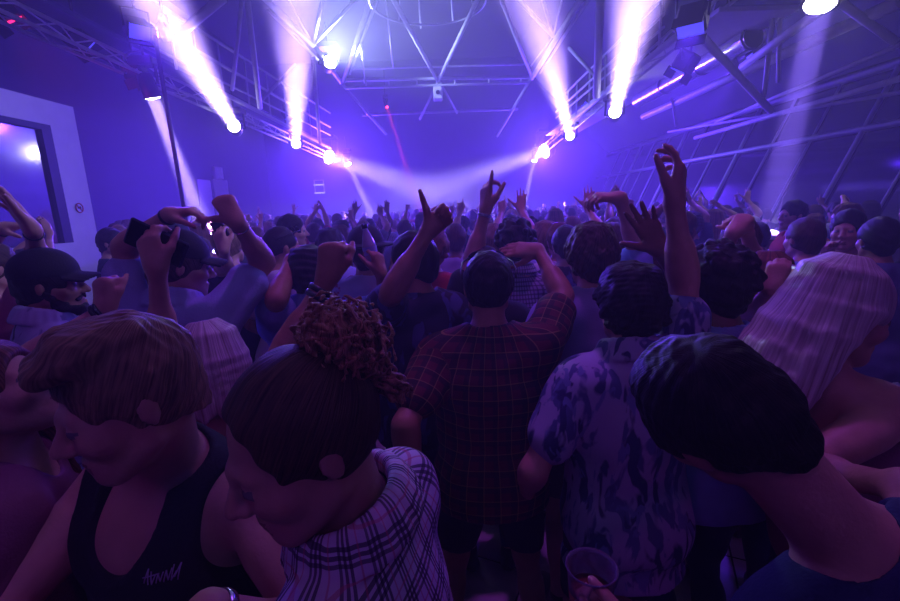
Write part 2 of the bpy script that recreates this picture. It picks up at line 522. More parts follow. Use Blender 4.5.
def shoe_prims(f, sd):
    hip, kn, an, fw = f.leg[sd]; s = f.s
    sg = 1 if sd == 'R' else -1
    g = nrm(fw + np.cross(fw, [0, 0, 1]) * .25 * sg)
    b = np.array([an[0], an[1], 0])
    return [('c', b - g * .055 * s + [0, 0, .042 * s], b + g * .13 * s + [0, 0, .038 * s], .042 * s, .038 * s, .02), ('c', an, b + [0, 0, .05 * s], .042 * s, .044 * s, .02),
            ('c', b + g * .06 * s + [0, 0, .05 * s], b + g * .15 * s + [0, 0, .034 * s], .045 * s, .034 * s, .02)]

def head_prims(f):
    hp, s, M = f.hp, f.s, f.hR
    e = lambda c, r, k: ('e', hp(*c), M, np.array(r) * s, k)
    c = lambda p, q, a, b, k: ('c', hp(*p), hp(*q), a * s, b * s, k)
    j = .9 if f.female else 1.0
    out = [e((0, -.014, .022), (.077, .096, .097), .02), e((0, .028, -.04), (.059 * j, .062, .082), .03), c((0, .066, -.098), (0, .068, -.1), .022 * j, .021 * j, .03),
           c((-.05 * j, .0, -.062), (-.018, .064, -.1), .02, .018, .025), c((.05 * j, .0, -.062), (.018, .064, -.1), .02, .018, .025),
           c((-.036, .072, .014), (0, .082, .014), .013, .013, .012), c((.036, .072, .014), (0, .082, .014), .013, .013, .012),
           c((-.042, .056, -.032), (-.036, .066, -.03), .024, .022, .02), c((.042, .056, -.032), (.036, .066, -.03), .024, .022, .02)]
    cuts = [c((-.031, .098, -.003), (-.03, .099, -.003), .016, .016, .012), c((.031, .098, -.003), (.03, .099, -.003), .016, .016, .012)]
    post = [c((0, .084, .008), (0, .112, -.032), .0085, .0125, .01), c((-.013, .097, -.037), (-.012, .1, -.037), .009, .009, .006), c((.013, .097, -.037), (.012, .1, -.037), .009, .009, .006),
            c((-.031, .077, -.003), (-.031, .078, -.003), .0135, .0135, .003), c((.031, .077, -.003), (.031, .078, -.003), .0135, .0135, .003),
            c((-.02, .085, -.068), (.02, .085, -.068), .0068, .0068, .006), c((-.008, .09, -.067), (.008, .09, -.067), .007, .007, .006),
            c((-.016, .084, -.08), (.016, .084, -.08), .0075, .0075, .006), c((0, .088, -.081), (.001, .088, -.081), .008, .008, .006)]
    for sg in (-1, 1):
        er = M @ np.array(Matrix.Rotation(sg * R(-15), 3, 'Z')) @ np.array(Matrix.Rotation(R(-12), 3, 'X'))
        post.append(('e', hp(sg * .0785, -.012, -.008), er, np.array((.0065, .015, .026)) * s, .006))
        post.append(('e', hp(sg * .081, -.016, .002), er, np.array((.0055, .013, .018)) * s, .004))
    return out, cuts, post

def prim_bounds(prims, extra=.03):
    lo = np.full(3, 9e9); hi = -lo
    for p in prims:
        a, b = Field.bounds(p, extra); lo = np.minimum(lo, a); hi = np.maximum(hi, b)
    return lo, hi

def finish(name, F, root, org, mats, parent=None, matidx=None, attrs=None, crumbs=True):
    V, Q = F.mesh()
    if len(V) == 0: return None
    if crumbs: V, Q = largest(V, Q)
    me = mesh_np(name, V - org, Q)
    for m in mats: me.materials.append(m)
    if matidx is not None:
        me.polygons.foreach_set('material_index', matidx(V[Q].mean(1)).astype(np.int32))
    if attrs is not None:
        for an, fn in attrs.items():
            at = me.attributes.new(an, 'FLOAT_VECTOR', 'POINT'); at.data.foreach_set('vector', np.ascontiguousarray(fn(V), np.float32).ravel())
    me.update()
    o = bpy.data.objects.new(name, me); COL.objects.link(o)
    if parent is not None: o.parent = parent
    return o

def build_body(f, h, org, skinm, name='person', hands=True, face=True):
    pr = list(f.torso) + list(f.neckp)
    h0, cuts, post = head_prims(f)
    body = pr + h0 + post
    for sd in 'LR':
        body += arm_prims(f, sd) + leg_prims(f, sd) + shoe_prims(f, sd)
        a = f.arm[sd]; f.arm[sd]['hand'] = hand_prims(a['W'], a['d'], a['n'], sd, a['pose'], a['hs']); body += a['hand']
    lo, hi = prim_bounds(body, .0); lo[2] = min(lo[2], 0)
    F = Field(lo, hi, h)
    for p in f.torso: F.add(p, p[-1] * f.s)
    for sd in 'LR':
        for p in leg_prims(f, sd): F.add(p, p[-1] * f.s)
        for p in shoe_prims(f, sd): F.add(p, p[-1] * f.s)
    for p in f.neckp: F.add(p, p[-1] * f.s)
    # head in its own sub-field, then joined with the neck
    hl, hh = prim_bounds(h0 + post, .02); G = Field(hl, hh, h); 
    G.lo = F.lo + np.round((G.lo - F.lo) / h) * h; G.ax = [(G.lo[i] + h * np.arange(G.n[i])).astype(np.float32) for i in range(3)]
    for p in h0: G.add(p, p[-1])
    for p in cuts: G.cut(p, p[-1])
    for p in post: G.add(p, p[-1])
    for sg in (-1, 1): G.cut(('c', f.hp(sg * .094, -.008, -.004), f.hp(sg * .093, -.014, .006), .0085 * f.s, .0075 * f.s), .004)
    i0 = np.round((G.lo - F.lo) / h).astype(int); j0 = np.maximum(i0, 0); j1 = np.minimum(i0 + G.n, F.n)
    sl = tuple(slice(a, b) for a, b in zip(j0, j1)); gs = tuple(slice(a - i, b - i) for a, b, i in zip(j0, j1, i0))
    a, b = F.d[sl], G.d[gs]; k = .015; q = np.maximum(k - np.abs(a - b), 0) / k
    F.d[sl] = np.minimum(a, b) - q * q * k * .25
    for sd in 'LR':
        A = [(p, p[-1]) for p in arm_prims(f, sd)]
        for p, k in A: F.add(p, k * f.s)
        for p in f.arm[sd]['hand']: F.add(p, p[-1])
    lips, eye, shoe = mat('lips', '#9c6257', .45), mat('eyes', '#7d7874', .25, var=.02), mat('shoe_leather', '#1b1a1d', .5)
    Hd, M, s = f.head, f.hR, f.s
    def mi(c):
        q = (c - Hd) @ M / s
        r = np.zeros(len(c), int)
        r[(np.abs(q[:, 0]) < .021) & (q[:, 1] > .087) & (q[:, 2] > -.086) & (q[:, 2] < -.063)] = 1
        for sg in (-1, 1): r[(((q - np.array([sg * .031, .078, -.003])) ** 2).sum(1) < .0142 ** 2) & (np.abs(q[:, 2] + .003) < .0075)] = 2
        r[c[:, 2] < .11 * s] = 3
        return r
    o = finish(name, F, None, org, [skinm, lips, eye, shoe], None, mi)
    o.location = Vector(org)
    return o

def cloth_uv(f):
    s, T, Pv = f.s, f.T, f.pel
    def fn(V):
        q = (V - Pv) @ T / s
        th = np.arctan2(q[:, 0], -q[:, 1] + 1e-6)
        uv = np.stack([th * .17, q[:, 2], np.zeros(len(V))], 1)
        for sd, sg in (('L', -1), ('R', 1)):
            a = f.arm[sd]; ax = a['E'] - a['S']; L2 = ax @ ax
            t = ((V - a['S']) @ ax) / L2
            pt = a['S'] + np.clip(t, 0, 1)[:, None] * ax
            d = np.linalg.norm(V - pt, axis=1) / s
            use = (t > .12) & (d < .095) & (np.abs(q[:, 0]) > .13)
            x = nrm(np.cross(ax, T[:, 1])); y = nrm(np.cross(ax, x)); w = V - pt
            an = np.arctan2(w @ x, w @ y)
            uv[use] = np.stack([an * .075 + sg * .4, .43 - t * .285, np.full(len(V), .3)], 1)[use]
        return uv
    return fn

def build_top(f, kind, m, h, org, parent, loose=.0, collar=False, name=None, hem=-.1, folds=.004, seed=3, sleeve=.62):
    """tee, shirt, tank, strap or long; one fabric mesh that follows torso and arms"""
    s = f.s; inf = (.012 + loose + (.005 if kind == 'tank' else 0)) * s
    pr = list(f.torso) + f.neckp[1:]
    sl = []
    if kind in ('tee', 'shirt', 'long'):
        for sd in 'LR':
            a = f.arm[sd]
            if kind == 'long':
                sl += arm_prims(f, sd)
            else:
                e = a['S'] + (a['E'] - a['S']) * sleeve
                sl += [('c', a['S'], e, .06 * s, .056 * s, .04)]
    hemp = []
    if not f.female or loose > .01:
        for z in (.3, .2, .1): hemp.append(('e', f.tp(0, -.004, z), f.T, np.array((.165 + loose * .5, .118 + loose * .5, .11)) * s, .04))
    for z, rr in ((.02, .176), (-.06, .183 + loose), (hem, .185 + loose)):
        hemp.append(('e', f.tp(0, -.014, z), f.T, np.array((rr, .142 + loose, .1)) * s, .04))
    lo, hi = prim_bounds(pr + sl + hemp, inf + .01)
    if collar: hi = hi + .05; lo = lo - .02
    F = Field(lo, hi, h)
    for p in pr + sl: F.add(p, (p[-1]) * s, inf)
    for p in hemp: F.add(p, .05, inf * .5)
    if folds: 
        F.noise(folds, 26, seed, 5); F.noise(folds * .5, 55, seed + 1, 4)
    F.plane(f.tp(0, 0, hem), f.T @ np.array([0, 0, -1.0]))
    if kind in ('tee', 'shirt'):
        for sd in 'LR':                                        # straight cuffs
            a = f.arm[sd]; ax = nrm(a['E'] - a['S']); L = np.linalg.norm(a['E'] - a['S']); c = a['S'] + ax * L * sleeve
            F.cut(('c', c + ax * .05 * s, c + ax * .13 * s, .05 * s, .06 * s), .004, 0) if False else None
    if kind == 'strap':
        F.plane(f.tp(0, 0, .365), f.T @ np.array([0, -.1, 1.0]))
        for sd, sg in (('L', -1), ('R', 1)):
            F.cut(('c', f.arm[sd]['S'], f.arm[sd]['E'], .055 * s, .05 * s), .006)
            q = [f.tp(sg * x, y, z) for x, y, z in ((.072, .1, .33), (.074, .112, .37), (.078, .086, .425), (.084, .035, .478), (.084, -.02, .492), (.082, -.062, .462), (.078, -.092, .4), (.074, -.1, .33))]
            for k in range(7): F.add(('c', q[k], q[k + 1], .0075 * s, .0075 * s), .004)
    if kind == 'tank':
        for sd, sg in (('L', -1), ('R', 1)):
            F.cut(('e', f.tp(sg * .208, 0, .425), f.T, np.array((.075, .2, .125)) * s), .008)
            a = f.arm[sd]; F.cut(('c', a['S'], a['E'], .05 * s, .045 * s), .006)
        dp = .15 if kind == 'strap' else .125
        F.cut(('e', f.tp(0, .13, .475), f.T, np.array((.078, .14, dp)) * s), .01)
        F.cut(('e', f.tp(0, -.1, .46), f.T, np.array((.08, .1, .1 if kind == 'tank' else .2)) * s), .01)
    # neck opening
    n0 = f.neckp[0]
    if kind not in ('tank', 'strap'): F.cut(('c', f.tp(0, .012, .48), f.tp(0, .045, .6), .058 * s, .1 * s), .008, .006 * s)
    F.cut(('c', n0[1] + (n0[2] - n0[1]) * .35, n0[2], n0[3], n0[4] + .02 * s), .008, .012 * s)
    if collar:
        ax = nrm(n0[2] - n0[1]); fz = f.T[:, 1] - ax * (f.T[:, 1] @ ax); fz = nrm(fz); fx = np.cross(fz, ax)
        base = n0[1] + ax * .07 * s
        K = 20
        for hgt, rad, off in ((-.014, .078, 0), (-.004, .077, .0), (.008, .076, .0), (.02, .076, .0), (.031, .077, .0), (.042, .08, 0), (.036, .089, .0), (.024, .095, .0), (.012, .1, .0), (.0, .105, 0), (-.01, .108, 0)):
            ring = []
            for i in range(K + 1):
                th = -math.pi * .86 + 2 * math.pi * .86 * i / K        # open at the throat
                dip = -.035 * (1 - math.cos(th)) * .5
                ring.append(base + s * (rad * (-math.cos(th) * fz * .98 + math.sin(th) * fx) + ax * (hgt + dip + .012)))
            for i in range(K): F.add(('c', ring[i], ring[i + 1], .0078 * s, .0078 * s), .007)
    nm = name or {'tee': 'tee_shirt', 'shirt': 'shirt', 'tank': 'tank_top', 'strap': 'strap_top', 'long': 'long_sleeved_top'}[kind]
    return finish(nm, F, None, org, [m], parent, None, {'cloth': cloth_uv(f)})

def build_bottom(f, kind, m, h, org, parent):
    s = f.s; inf = .006 * s
    pr = [f.torso[0]] + f.torso[-2:]
    lg = sum([leg_prims(f, sd) for sd in 'LR'], [])
    lo, hi = prim_bounds(pr + lg, inf + .02); F = Field(lo, hi, h)
    for p in pr + lg: F.add(p, p[-1] * s, inf + (.012 * s if kind == 'shorts' else 0))
    F.plane(f.tp(0, 0, .09), f.T[:, 2])
    zc = .56 * s if kind == 'shorts' else .075 * s
    F.plane((0, 0, zc), (0, 0, -1)); F.noise(.003, 30, 5)
    return finish(kind, F, None, org, [m], parent)

def flow_attr(f, fu=30, fv=2.0, axis=(0, -.55, .83)):
    def fn(V):
        q = (V - f.head) @ f.hR / f.s
        a = nrm(axis); x = np.array([1.0, 0, 0]); y = np.cross(a, x)
        q = np.stack([q @ x, q @ y, q @ a], 1)
        az = np.arctan2(q[:, 0], q[:, 1]); r = np.linalg.norm(q, axis=1) + 1e-6
        po = np.arccos(np.clip(q[:, 2] / r, -1, 1))
        return np.stack([np.sin(az) * fu, np.cos(az) * fu, po * fv], 1)
    return fn

def flow_z(f, fu=70, fv=6):
    def fn(V):
        q = (V - f.head) @ f.hR / f.s
        az = np.arctan2(q[:, 0], q[:, 1] + .02)
        return np.stack([np.sin(az) * fu, np.cos(az) * fu, q[:, 2] * fv], 1)
    return fn

def build_hair(f, style, m, h, org, parent, seed=1):
    s, hp, M = f.s, f.hp, f.hR
    e = lambda c, r: ('e', hp(*c), M, np.array(r) * s)
    c = lambda p, q, a, b: ('c', hp(*p), hp(*q), a * s, b * s)
    t = {'buzz': .004, 'short': .012, 'crop': .011, 'quiff': .006, 'curly': .024, 'mop': .022, 'slick': .009, 'long': .014, 'bob': .015, 'fade': .010}[style]
    ext = .3 if style == 'long' else (.14 if style == 'bob' else .06)
    lo, hi = prim_bounds([e((0, -.014, .022), (.077 + t, .096 + t, .097 + t))], ext * .35)
    if style == 'quiff': lo = lo - .035; hi = hi + .035
    if style in ('long', 'bob'): lo = lo - np.array([.05, .05, ext]) * s
    F = Field(lo, hi, h)
    F.add(e((0, -.016, .024), (.078 + t, .096 + t, .097 + t)), 0)
    if style not in ('buzz', 'slick', 'fade'): F.add(c((0, -.062, -.035), (0, -.068, -.055), .05, .042), .03)
    if style in ('quiff',):
        F.add(e((0, -.02, .05), (.081, .101, .086)), .015)
        for i in range(9):
            x = -.05 + .0125 * i
            F.add(c((x, .03, .105), (x * 1.05, .084, .098 + .004 * math.sin(i * 2)), .026, .016), .012)
            F.add(c((x, -.04, .11), (x, .04, .115), .02, .024), .02)
    if style in ('mop',):
        for i in range(26):
            a = i * 2.4; F.add(c((.05 * math.cos(a), -.02 + .06 * math.sin(a), .1), (.092 * math.cos(a), -.02 + .108 * math.sin(a), .03 - .03 * (i % 3)), .024, .017), .015)
    if style == 'curly':
        g = random.Random(seed)
        for i in range(90):
            u = g.uniform(-.25, 1); a = g.uniform(0, 6.28); rr = math.sqrt(max(0, 1 - u * u))
            p = np.array([.096 * rr * math.cos(a), -.014 + .112 * rr * math.sin(a), .03 + .11 * u])
            if p[1] > .05 and p[2] < .05: continue
            F.add(c(p, p + np.array([g.uniform(-.012, .012) for _ in range(3)]), .02, .014), .006)
    # hairline: the face, the ears' fronts and the nape stay clear
    F.cut(e((0, .105, -.062), (.083, .075, .118)), .012)
    if style == 'slick': F.cut(e((0, .128, -.002), (.1, .092, .116)), .012)
    for sg in (-1, 1): F.cut(e((sg * .1, .045, -.055), (.05, .05, .07)), .01); F.cut(e((sg * .092, -.01, -.03), (.022, .028, .042)), .006)
    if style not in ('long', 'bob'):
        F.plane(hp(0, 0, -.072 if style in ('mop', 'curly') else -.04 if style == 'quiff' else -.062), M @ np.array([0, .25, -1.0]))
    amp = {'buzz': .0006, 'short': .0018, 'crop': .0014, 'quiff': .0012, 'curly': .006, 'mop': .0025, 'slick': .0012, 'long': .0008, 'bob': .0008, 'fade': .002}[style]
    if style in ('long', 'bob'):
        g = random.Random(seed)
        for i in range(54):
            th = R(-104 + 208 * i / 53); k = -math.cos(th)
            back = math.cos(th)                                     # 1 at the nape
            x0, y0 = math.sin(th), -math.cos(th)
            L = (.33 if style == 'long' else .15) * (1 + .12 * g.uniform(-1, 1))
            p = [np.array([.035 * x0, -.02 + .035 * y0, .118]), np.array([.07 * x0, -.016 + .085 * y0, .092]), np.array([.093 * x0, -.014 + .11 * y0, .02])]
            fl = .094 + (.004 if style == 'long' else 0)
            for q in range(1, 6):
                z = .02 - L * q / 5 
                p.append(np.array([(fl + .004 * q * g.uniform(.3, 1)) * x0, -.02 + (.104 + .001 * q) * y0 - (.1 * (q / 5) ** .8 if style == 'long' else 0), z]))
            for q in range(len(p) - 1):
                r0 = .0165 - .0012 * q; F.add(c(p[q], p[q + 1], max(r0 - .004, .007), max(r0 - .0054, .005)), .011)
    if style in ('short', 'crop', 'fade', 'buzz'): F.noise(.0022 * s, 75, seed + 3)
    if h < .0045 and style not in ('long', 'bob', 'slick'): F.noise(.0011 * s, 330, seed + 5)
    if h < .0045:
        for sg in (-1, 1): F.add(c((sg * .046, .064, .0185), (sg * .03, .0795, .023), .002, .003), .002); F.add(c((sg * .03, .0795, .023), (sg * .014, .0865, .019), .003, .0024), .002)
    F.noise(amp * s, 150 if style != 'curly' else 90, seed)
    return finish('hair', F, None, org, [m], parent, None, {'flow': flow_z(f, 24, 5) if style in ('long', 'bob') else (flow_attr(f, 34, 2, (0, -.72, .69)) if style == 'slick' else (flow_attr(f, 30, 2) if style == 'quiff' else flow_attr(f)))})

def build_cap(f, m, h, org, parent, brim=True, back=False, wide=False, name='cap', tiltx=0):
    s, M0 = f.s, f.hR
    M = M0 @ np.array(Matrix.Rotation(math.pi if back else 0, 3, 'Z')) @ np.array(Matrix.Rotation(tiltx, 3, 'X'))
    hp = lambda *p: f.head + M @ (np.array(p) * s)
    off = -.028 if not back else .0
    F = Field(*prim_bounds([('e', hp(0, .02, .05), M, np.array((.17, .2, .12)) * s, 0)], .02), h)
    cy = -.014 if not back else .01
    F.add(('e', hp(0, cy, .05), M, np.array((.093, .112, .094)) * s), 0)
    F.plane(hp(0, 0, .034), M @ np.array([0, 0, -1.0]))
    F.cut(('e', hp(0, cy, .03), M, np.array((.082, .1, .075)) * s), .004)
    if wide:
        G = ('e', hp(0, cy, .04), M, np.array((.155, .175, .0135)) * s); F.add(G, .01)
    elif brim:
        for i in range(13):
            x = -.066 + .011 * i; y1 = cy + .172 - 8.5 * x * x; z = .04 - 4.2 * x * x
            F.add(('c', hp(x, cy + .07, z + .002), hp(x, y1, z - .012), .0065 * s, .0055 * s), .008)
    F.add(('c', hp(0, cy, .142), hp(0, cy, .145), .008 * s, .008 * s), .003)
    F.noise(.0008, 60, 2)
    return finish(name, F, None, org, [m], parent)
# ------------------------------------------------------------------ the dancers near enough to show as individuals
SKF, SKT, SKD, SKP = skin('fair', '#c99a80'), skin('tan', '#b07e5e'), skin('deep', '#7d543c'), skin('pale', '#d8ab96')
HD, HB, HL, HR = hair_mat('dark', '#17110f', '#2a201c'), hair_mat('brown', '#33241b', '#5b4332'), hair_mat('blond', '#d2c4ac', '#f4ecdc', .3), hair_mat('auburn', '#4a281c', '#8a5638')
HS = hair_mat('sandy', '#5f4630', '#9a7b58')
BLK = mat('black_cloth', '#121216', .85, var=.2, bump=.2, bscale=200); NAVY = mat('navy_cloth', '#20264a', .85, bump=.2, bscale=200)
WHT = mat('white_cloth', '#d9d8de', .85, var=.05, bump=.2, bscale=200); GRY = mat('grey_cloth', '#777a84', .85, bump=.2, bscale=200)
CHAM = mat('chambray', '#a9bde4', .85, var=.1, bump=.25, bscale=160); DEN = mat('denim_shirt', '#8aa2cf', .85, var=.14, bump=.25, bscale=160)
LAV = mat('lilac_cloth', '#a7a3c4', .85, var=.06, bump=.2, bscale=200); RED = mat('red_cloth', '#b3262f', .8, var=.1, bump=.2, bscale=200)
SKY = mat('sky_cloth', '#8fb4e0', .85, var=.06, bump=.2, bscale=200); STEEL = mat('steel_blue_cloth', '#60708c', .85, var=.08, bump=.2, bscale=200)
PINK = mat('rose_cloth', '#c76b86', .8, var=.08, bump=.2, bscale=200); ROSE = mat('dusky_tank', '#8a4f63', .8, var=.1, bump=.2, bscale=200)
JEAN = mat('blue_jeans', '#252f4d', .85, var=.15, bump=.2, bscale=200); CHINO = mat('dark_shorts', '#17181f', .9, var=.15)
KHAKI = mat('khaki_shorts', '#5d564c', .9, var=.12)
CAPB = mat('black_cap', '#15151b', .8, var=.2, bump=.2, bscale=200); CAPN = mat('navy_cap', '#1a2036', .8, var=.2, bump=.2, bscale=200); CAPW = mat('white_cap', '#e6e4ea', .75, var=.04)
MET = mat('bright_steel', '#c9ccd2', .22, metal=1, var=.04); GOLD = mat('gold_metal', '#c9a35a', .3, metal=1, var=.05)
PLAST = mat('black_plastic', '#0f0f13', .35, var=.1)

PLAID = fabric_check('white_plaid', '#dcd3dc', [(0, .062, .0, .006, '#2a2438', .85), (0, .062, .0105, .006, '#2a2438', .85), (0, .062, .021, .006, '#2a2438', .8), (1, .062, 0, .006, '#2a2438', .85), (1, .062, .0105, .006, '#2a2438', .85), (1, .062, .021, .006, '#2a2438', .8), (0, .062, .042, .0035, '#c2506e', .6), (1, .062, .042, .0035, '#c2506e', .6)])
REDP = fabric_check('dark_red_plaid', '#5e1420', [(0, .05, 0, .018, '#1a1014', .75), (1, .05, 0, .018, '#1a1014', .75), (0, .05, .032, .003, '#b59a4a', .45), (1, .05, .032, .003, '#b59a4a', .45)])
GING = fabric_check('fine_check', '#a6a0ae', [(0, .022, 0, .008, '#3a3550', .7), (1, .022, 0, .008, '#3a3550', .7)])
FLOR = fabric_print('leaf_print', '#b3b2cc', [(20, .53, .4, .5, '#56618f'), (17, .56, .35, -.7, '#2f3a66'), (24, .58, .4, 1.9, '#7786b4'), (11, .68, .6, .3, '#2f7a62')])
CAPT = fabric_print('dark_patch_print', '#b9bfd4', [(6, .56, .7, .4, '#232640'), (16, .6, .8, 1.2, '#7c86a8')])
DFLO = fabric_print('dark_leaf_print', '#1b1c2c', [(13, .56, .5, .6, '#4a5078'), (9, .6, .6, -.5, '#33406a')])
GRAPH = fabric_print('washed_print', '#cfcbd8', [(7, .56, .8, .2, '#8f86a6'), (14, .62, .8, 1.0, '#b43c58')])

def strokes(name, lines, r, m, parent, org):
    mb = MB()
    for l in lines: mb.tube(l, r, 6)
    o = mb.build(name, m, None); 
    o.data.transform(Matrix.Translation(-Vector(org))); o.parent = parent
    return o

def band(f, sd, t, rad, wid, m, name, parent, org, n=1):
    """a bracelet or watch strap on the forearm, t from elbow 0 to wrist 1"""
    a = f.arm[sd]; ax = nrm(a['W'] - a['E']); c = a['E'] + (a['W'] - a['E']) * t; mb = MB()
    for i in range(n):
        o = c + ax * (i * wid * 1.25)
        mb.lathe([(rad, -wid / 2), (rad + .004, -wid / 2), (rad + .0055, 0), (rad + .004, wid / 2), (rad, wid / 2), (rad, -wid / 2)], o - org, ax, 24, False)
    return mb.build(name, m, parent)

def sunglasses_on_head(f, parent, org, m=None):
    mb = MB(); hp = lambda *p: f.head + f.hR @ (np.array(p) * f.s) - org
    for sg in (-1, 1):
        mb.tube([hp(sg * .064, .088, .096), hp(sg * .088, .03, .085), hp(sg * .094, -.03, .066), hp(sg * .09, -.075, .045)], .0035, 8)
        ring = [hp(sg * (.037 + .028 * math.cos(a)), .088 + .01 * math.sin(a), .1 + .018 * math.sin(a) * -1 - .006 * abs(math.cos(a))) for a in np.linspace(0, 6.28, 18)[:-1]]
        mb.tube(ring, .0035, 8, closed=True)
        o = len(mb.v); mb.v += [tuple(p) for p in ring]; mb.f.append(tuple(range(o, o + len(ring)))); mb.sm.append(False)
    mb.tube([hp(-.011, .088, .0945), hp(.011, .088, .0945)], .003, 8)
    return mb.build('sunglasses', m or PLAST, parent)

FIGS = {}
def hero(key, label, head, yaw=0, hyaw=None, pitch=0, roll=0, s=None, neck=None, lean=(0, 0), female=False, arms=None, skn=None, hair=('short', None), top=('tee', None), bottom=('trousers', None),
         cap=None, build=1.0, h=.008, legs='stand', fine=None, seed=1, beard=False, group='dancers near the camera'):
    hd = P(*head); 
    if s is None: s = min(1.1, max(.9, hd[2] / 1.632))
    hR = rot_zxy(R(yaw if hyaw is None else hyaw), R(pitch), R(0))
    if roll: hR = np.array(Matrix.Rotation(R(roll), 3, Vector((_f[0], _f[1], 0)))) @ hR
    nk = P(*neck) if neck is not None else None
    f = figure(hd, s, hR, R(yaw), nk, lean, female, arms, build, legs)
    org = np.array([f.pel[0], f.pel[1], 0.0])
    b = build_body(f, h, org, skn or SKF)
    tag(b, label, 'person', group)
    hs, hm = hair
    if hs: build_hair(f, hs, hm or HD, min(h, .006) if fine is None else fine, org, b, seed)
    if beard: build_beard(f, hm or HD, org, b)
    kw = dict(top[2]) if len(top) > 2 else {}
    build_top(f, top[0], top[1] or BLK, max(h * .9, .006), org, b, seed=seed, **kw)
    build_bottom(f, bottom[0], bottom[1] or JEAN, .011, org, b)
    if cap: build_cap(f, cap.pop('m', CAPB), min(h, .0045), org, b, **cap)
    FIGS[key] = (f, b, org)
    for sd in 'LR':
        if arms and sd in arms and 'e' in arms[sd]:
            a = f.arm[sd]; pe, pw = to_px(a['E']), to_px(a['W'])
            er = [math.dist(pe, arms[sd]['e'][:2]), math.dist(pw, arms[sd]['w'][:2])]
            if max(er) > 6: print('ARM', key, sd, 'elbow', [round(v) for v in pe], 'wrist', [round(v) for v in pw], 'S', [round(v) for v in to_px(a['S'])], 'dep', round(a['E'][1], 2), round(a['W'][1], 2))
    return f, b, org

def build_beard(f, m, org, parent):
    s, hp = f.s, f.hp; F = Field(*prim_bounds([('c', hp(0, .04, -.08), hp(0, .05, -.08), .09 * s, .09 * s)], .0), .004)
    c = lambda p, q, a, b: ('c', hp(*p), hp(*q), a * s, b * s)
    for sg in (-1, 1):
        F.add(c((sg * .068, .0, -.03), (sg * .05, .03, -.085), .012, .022), .015); F.add(c((sg * .05, .03, -.088), (0, .075, -.105), .022, .028), .015)
        F.add(c((sg * .03, .082, -.066), (0, .096, -.055), .008, .007), .008)
    F.cut(('e', hp(0, .1, -.072), f.hR, np.array((.022, .03, .011)) * s), .004)
    F.noise(.0025, 260, 4)
    finish('beard', F, None, org, [m], parent, None, {'flow': flow_attr(f)})

# --- the four who fill the bottom of the picture
A = hero('tank_man', 'man in black tank top with swept-up sandy hair, head bowed in profile', (130, 398, .70), yaw=165, hyaw=132, pitch=-14, s=.985, neck=(165, 458, .82), skn=SKF, h=.0055, fine=.0028,
         hair=('quiff', HS), top=('tank', BLK, {}), arms={'R': dict(e=(-20, 640, 'near'), w=(60, 700, 'near'), up=False), 'L': dict(e=(330, 640, 'far'), w=(208, 612, 'near'), up=False, d=(-1, -.1, -.7))}, build=1.05)
f, b, org = A
band(f, 'L', .93, .0275, .016, MET, 'wrist_watch', b, org)
# chain round the neck
nb = f.neckp[0]; ch = []
for i in range(60):
    a = 2 * math.pi * i / 60; v = f.T @ np.array([math.sin(a) * .074, math.cos(a) * .078 + .02, .462 - .04 * (1 + math.cos(a)) * .5]) * f.s + f.pel
    ch.append(v)
mb = MB(); mb.tube([v - org for v in ch], .0022, 6, closed=True); mb.build('neck_chain', MET, b)
# the scrawled white chest print of the tank top
q = lambda u, v: f.tp(.075 + .09 * u, .119 + .02 - .25 * (.075 + .09 * u - .02) ** 2 * 6, .235 + .05 * v)
TX = [[(0, .2), (.1, .9), (.16, .1), (.3, .8)], [(0, .55), (.42, .7)], [(.3, .1), (.36, .6), (.46, .15), (.5, .65)], [(.52, .2), (.6, .7), (.66, .2), (.74, .75)], [(.78, .9), (.74, .1), (.9, .5)], [(.84, .6), (.96, .2), (1, 1)]]

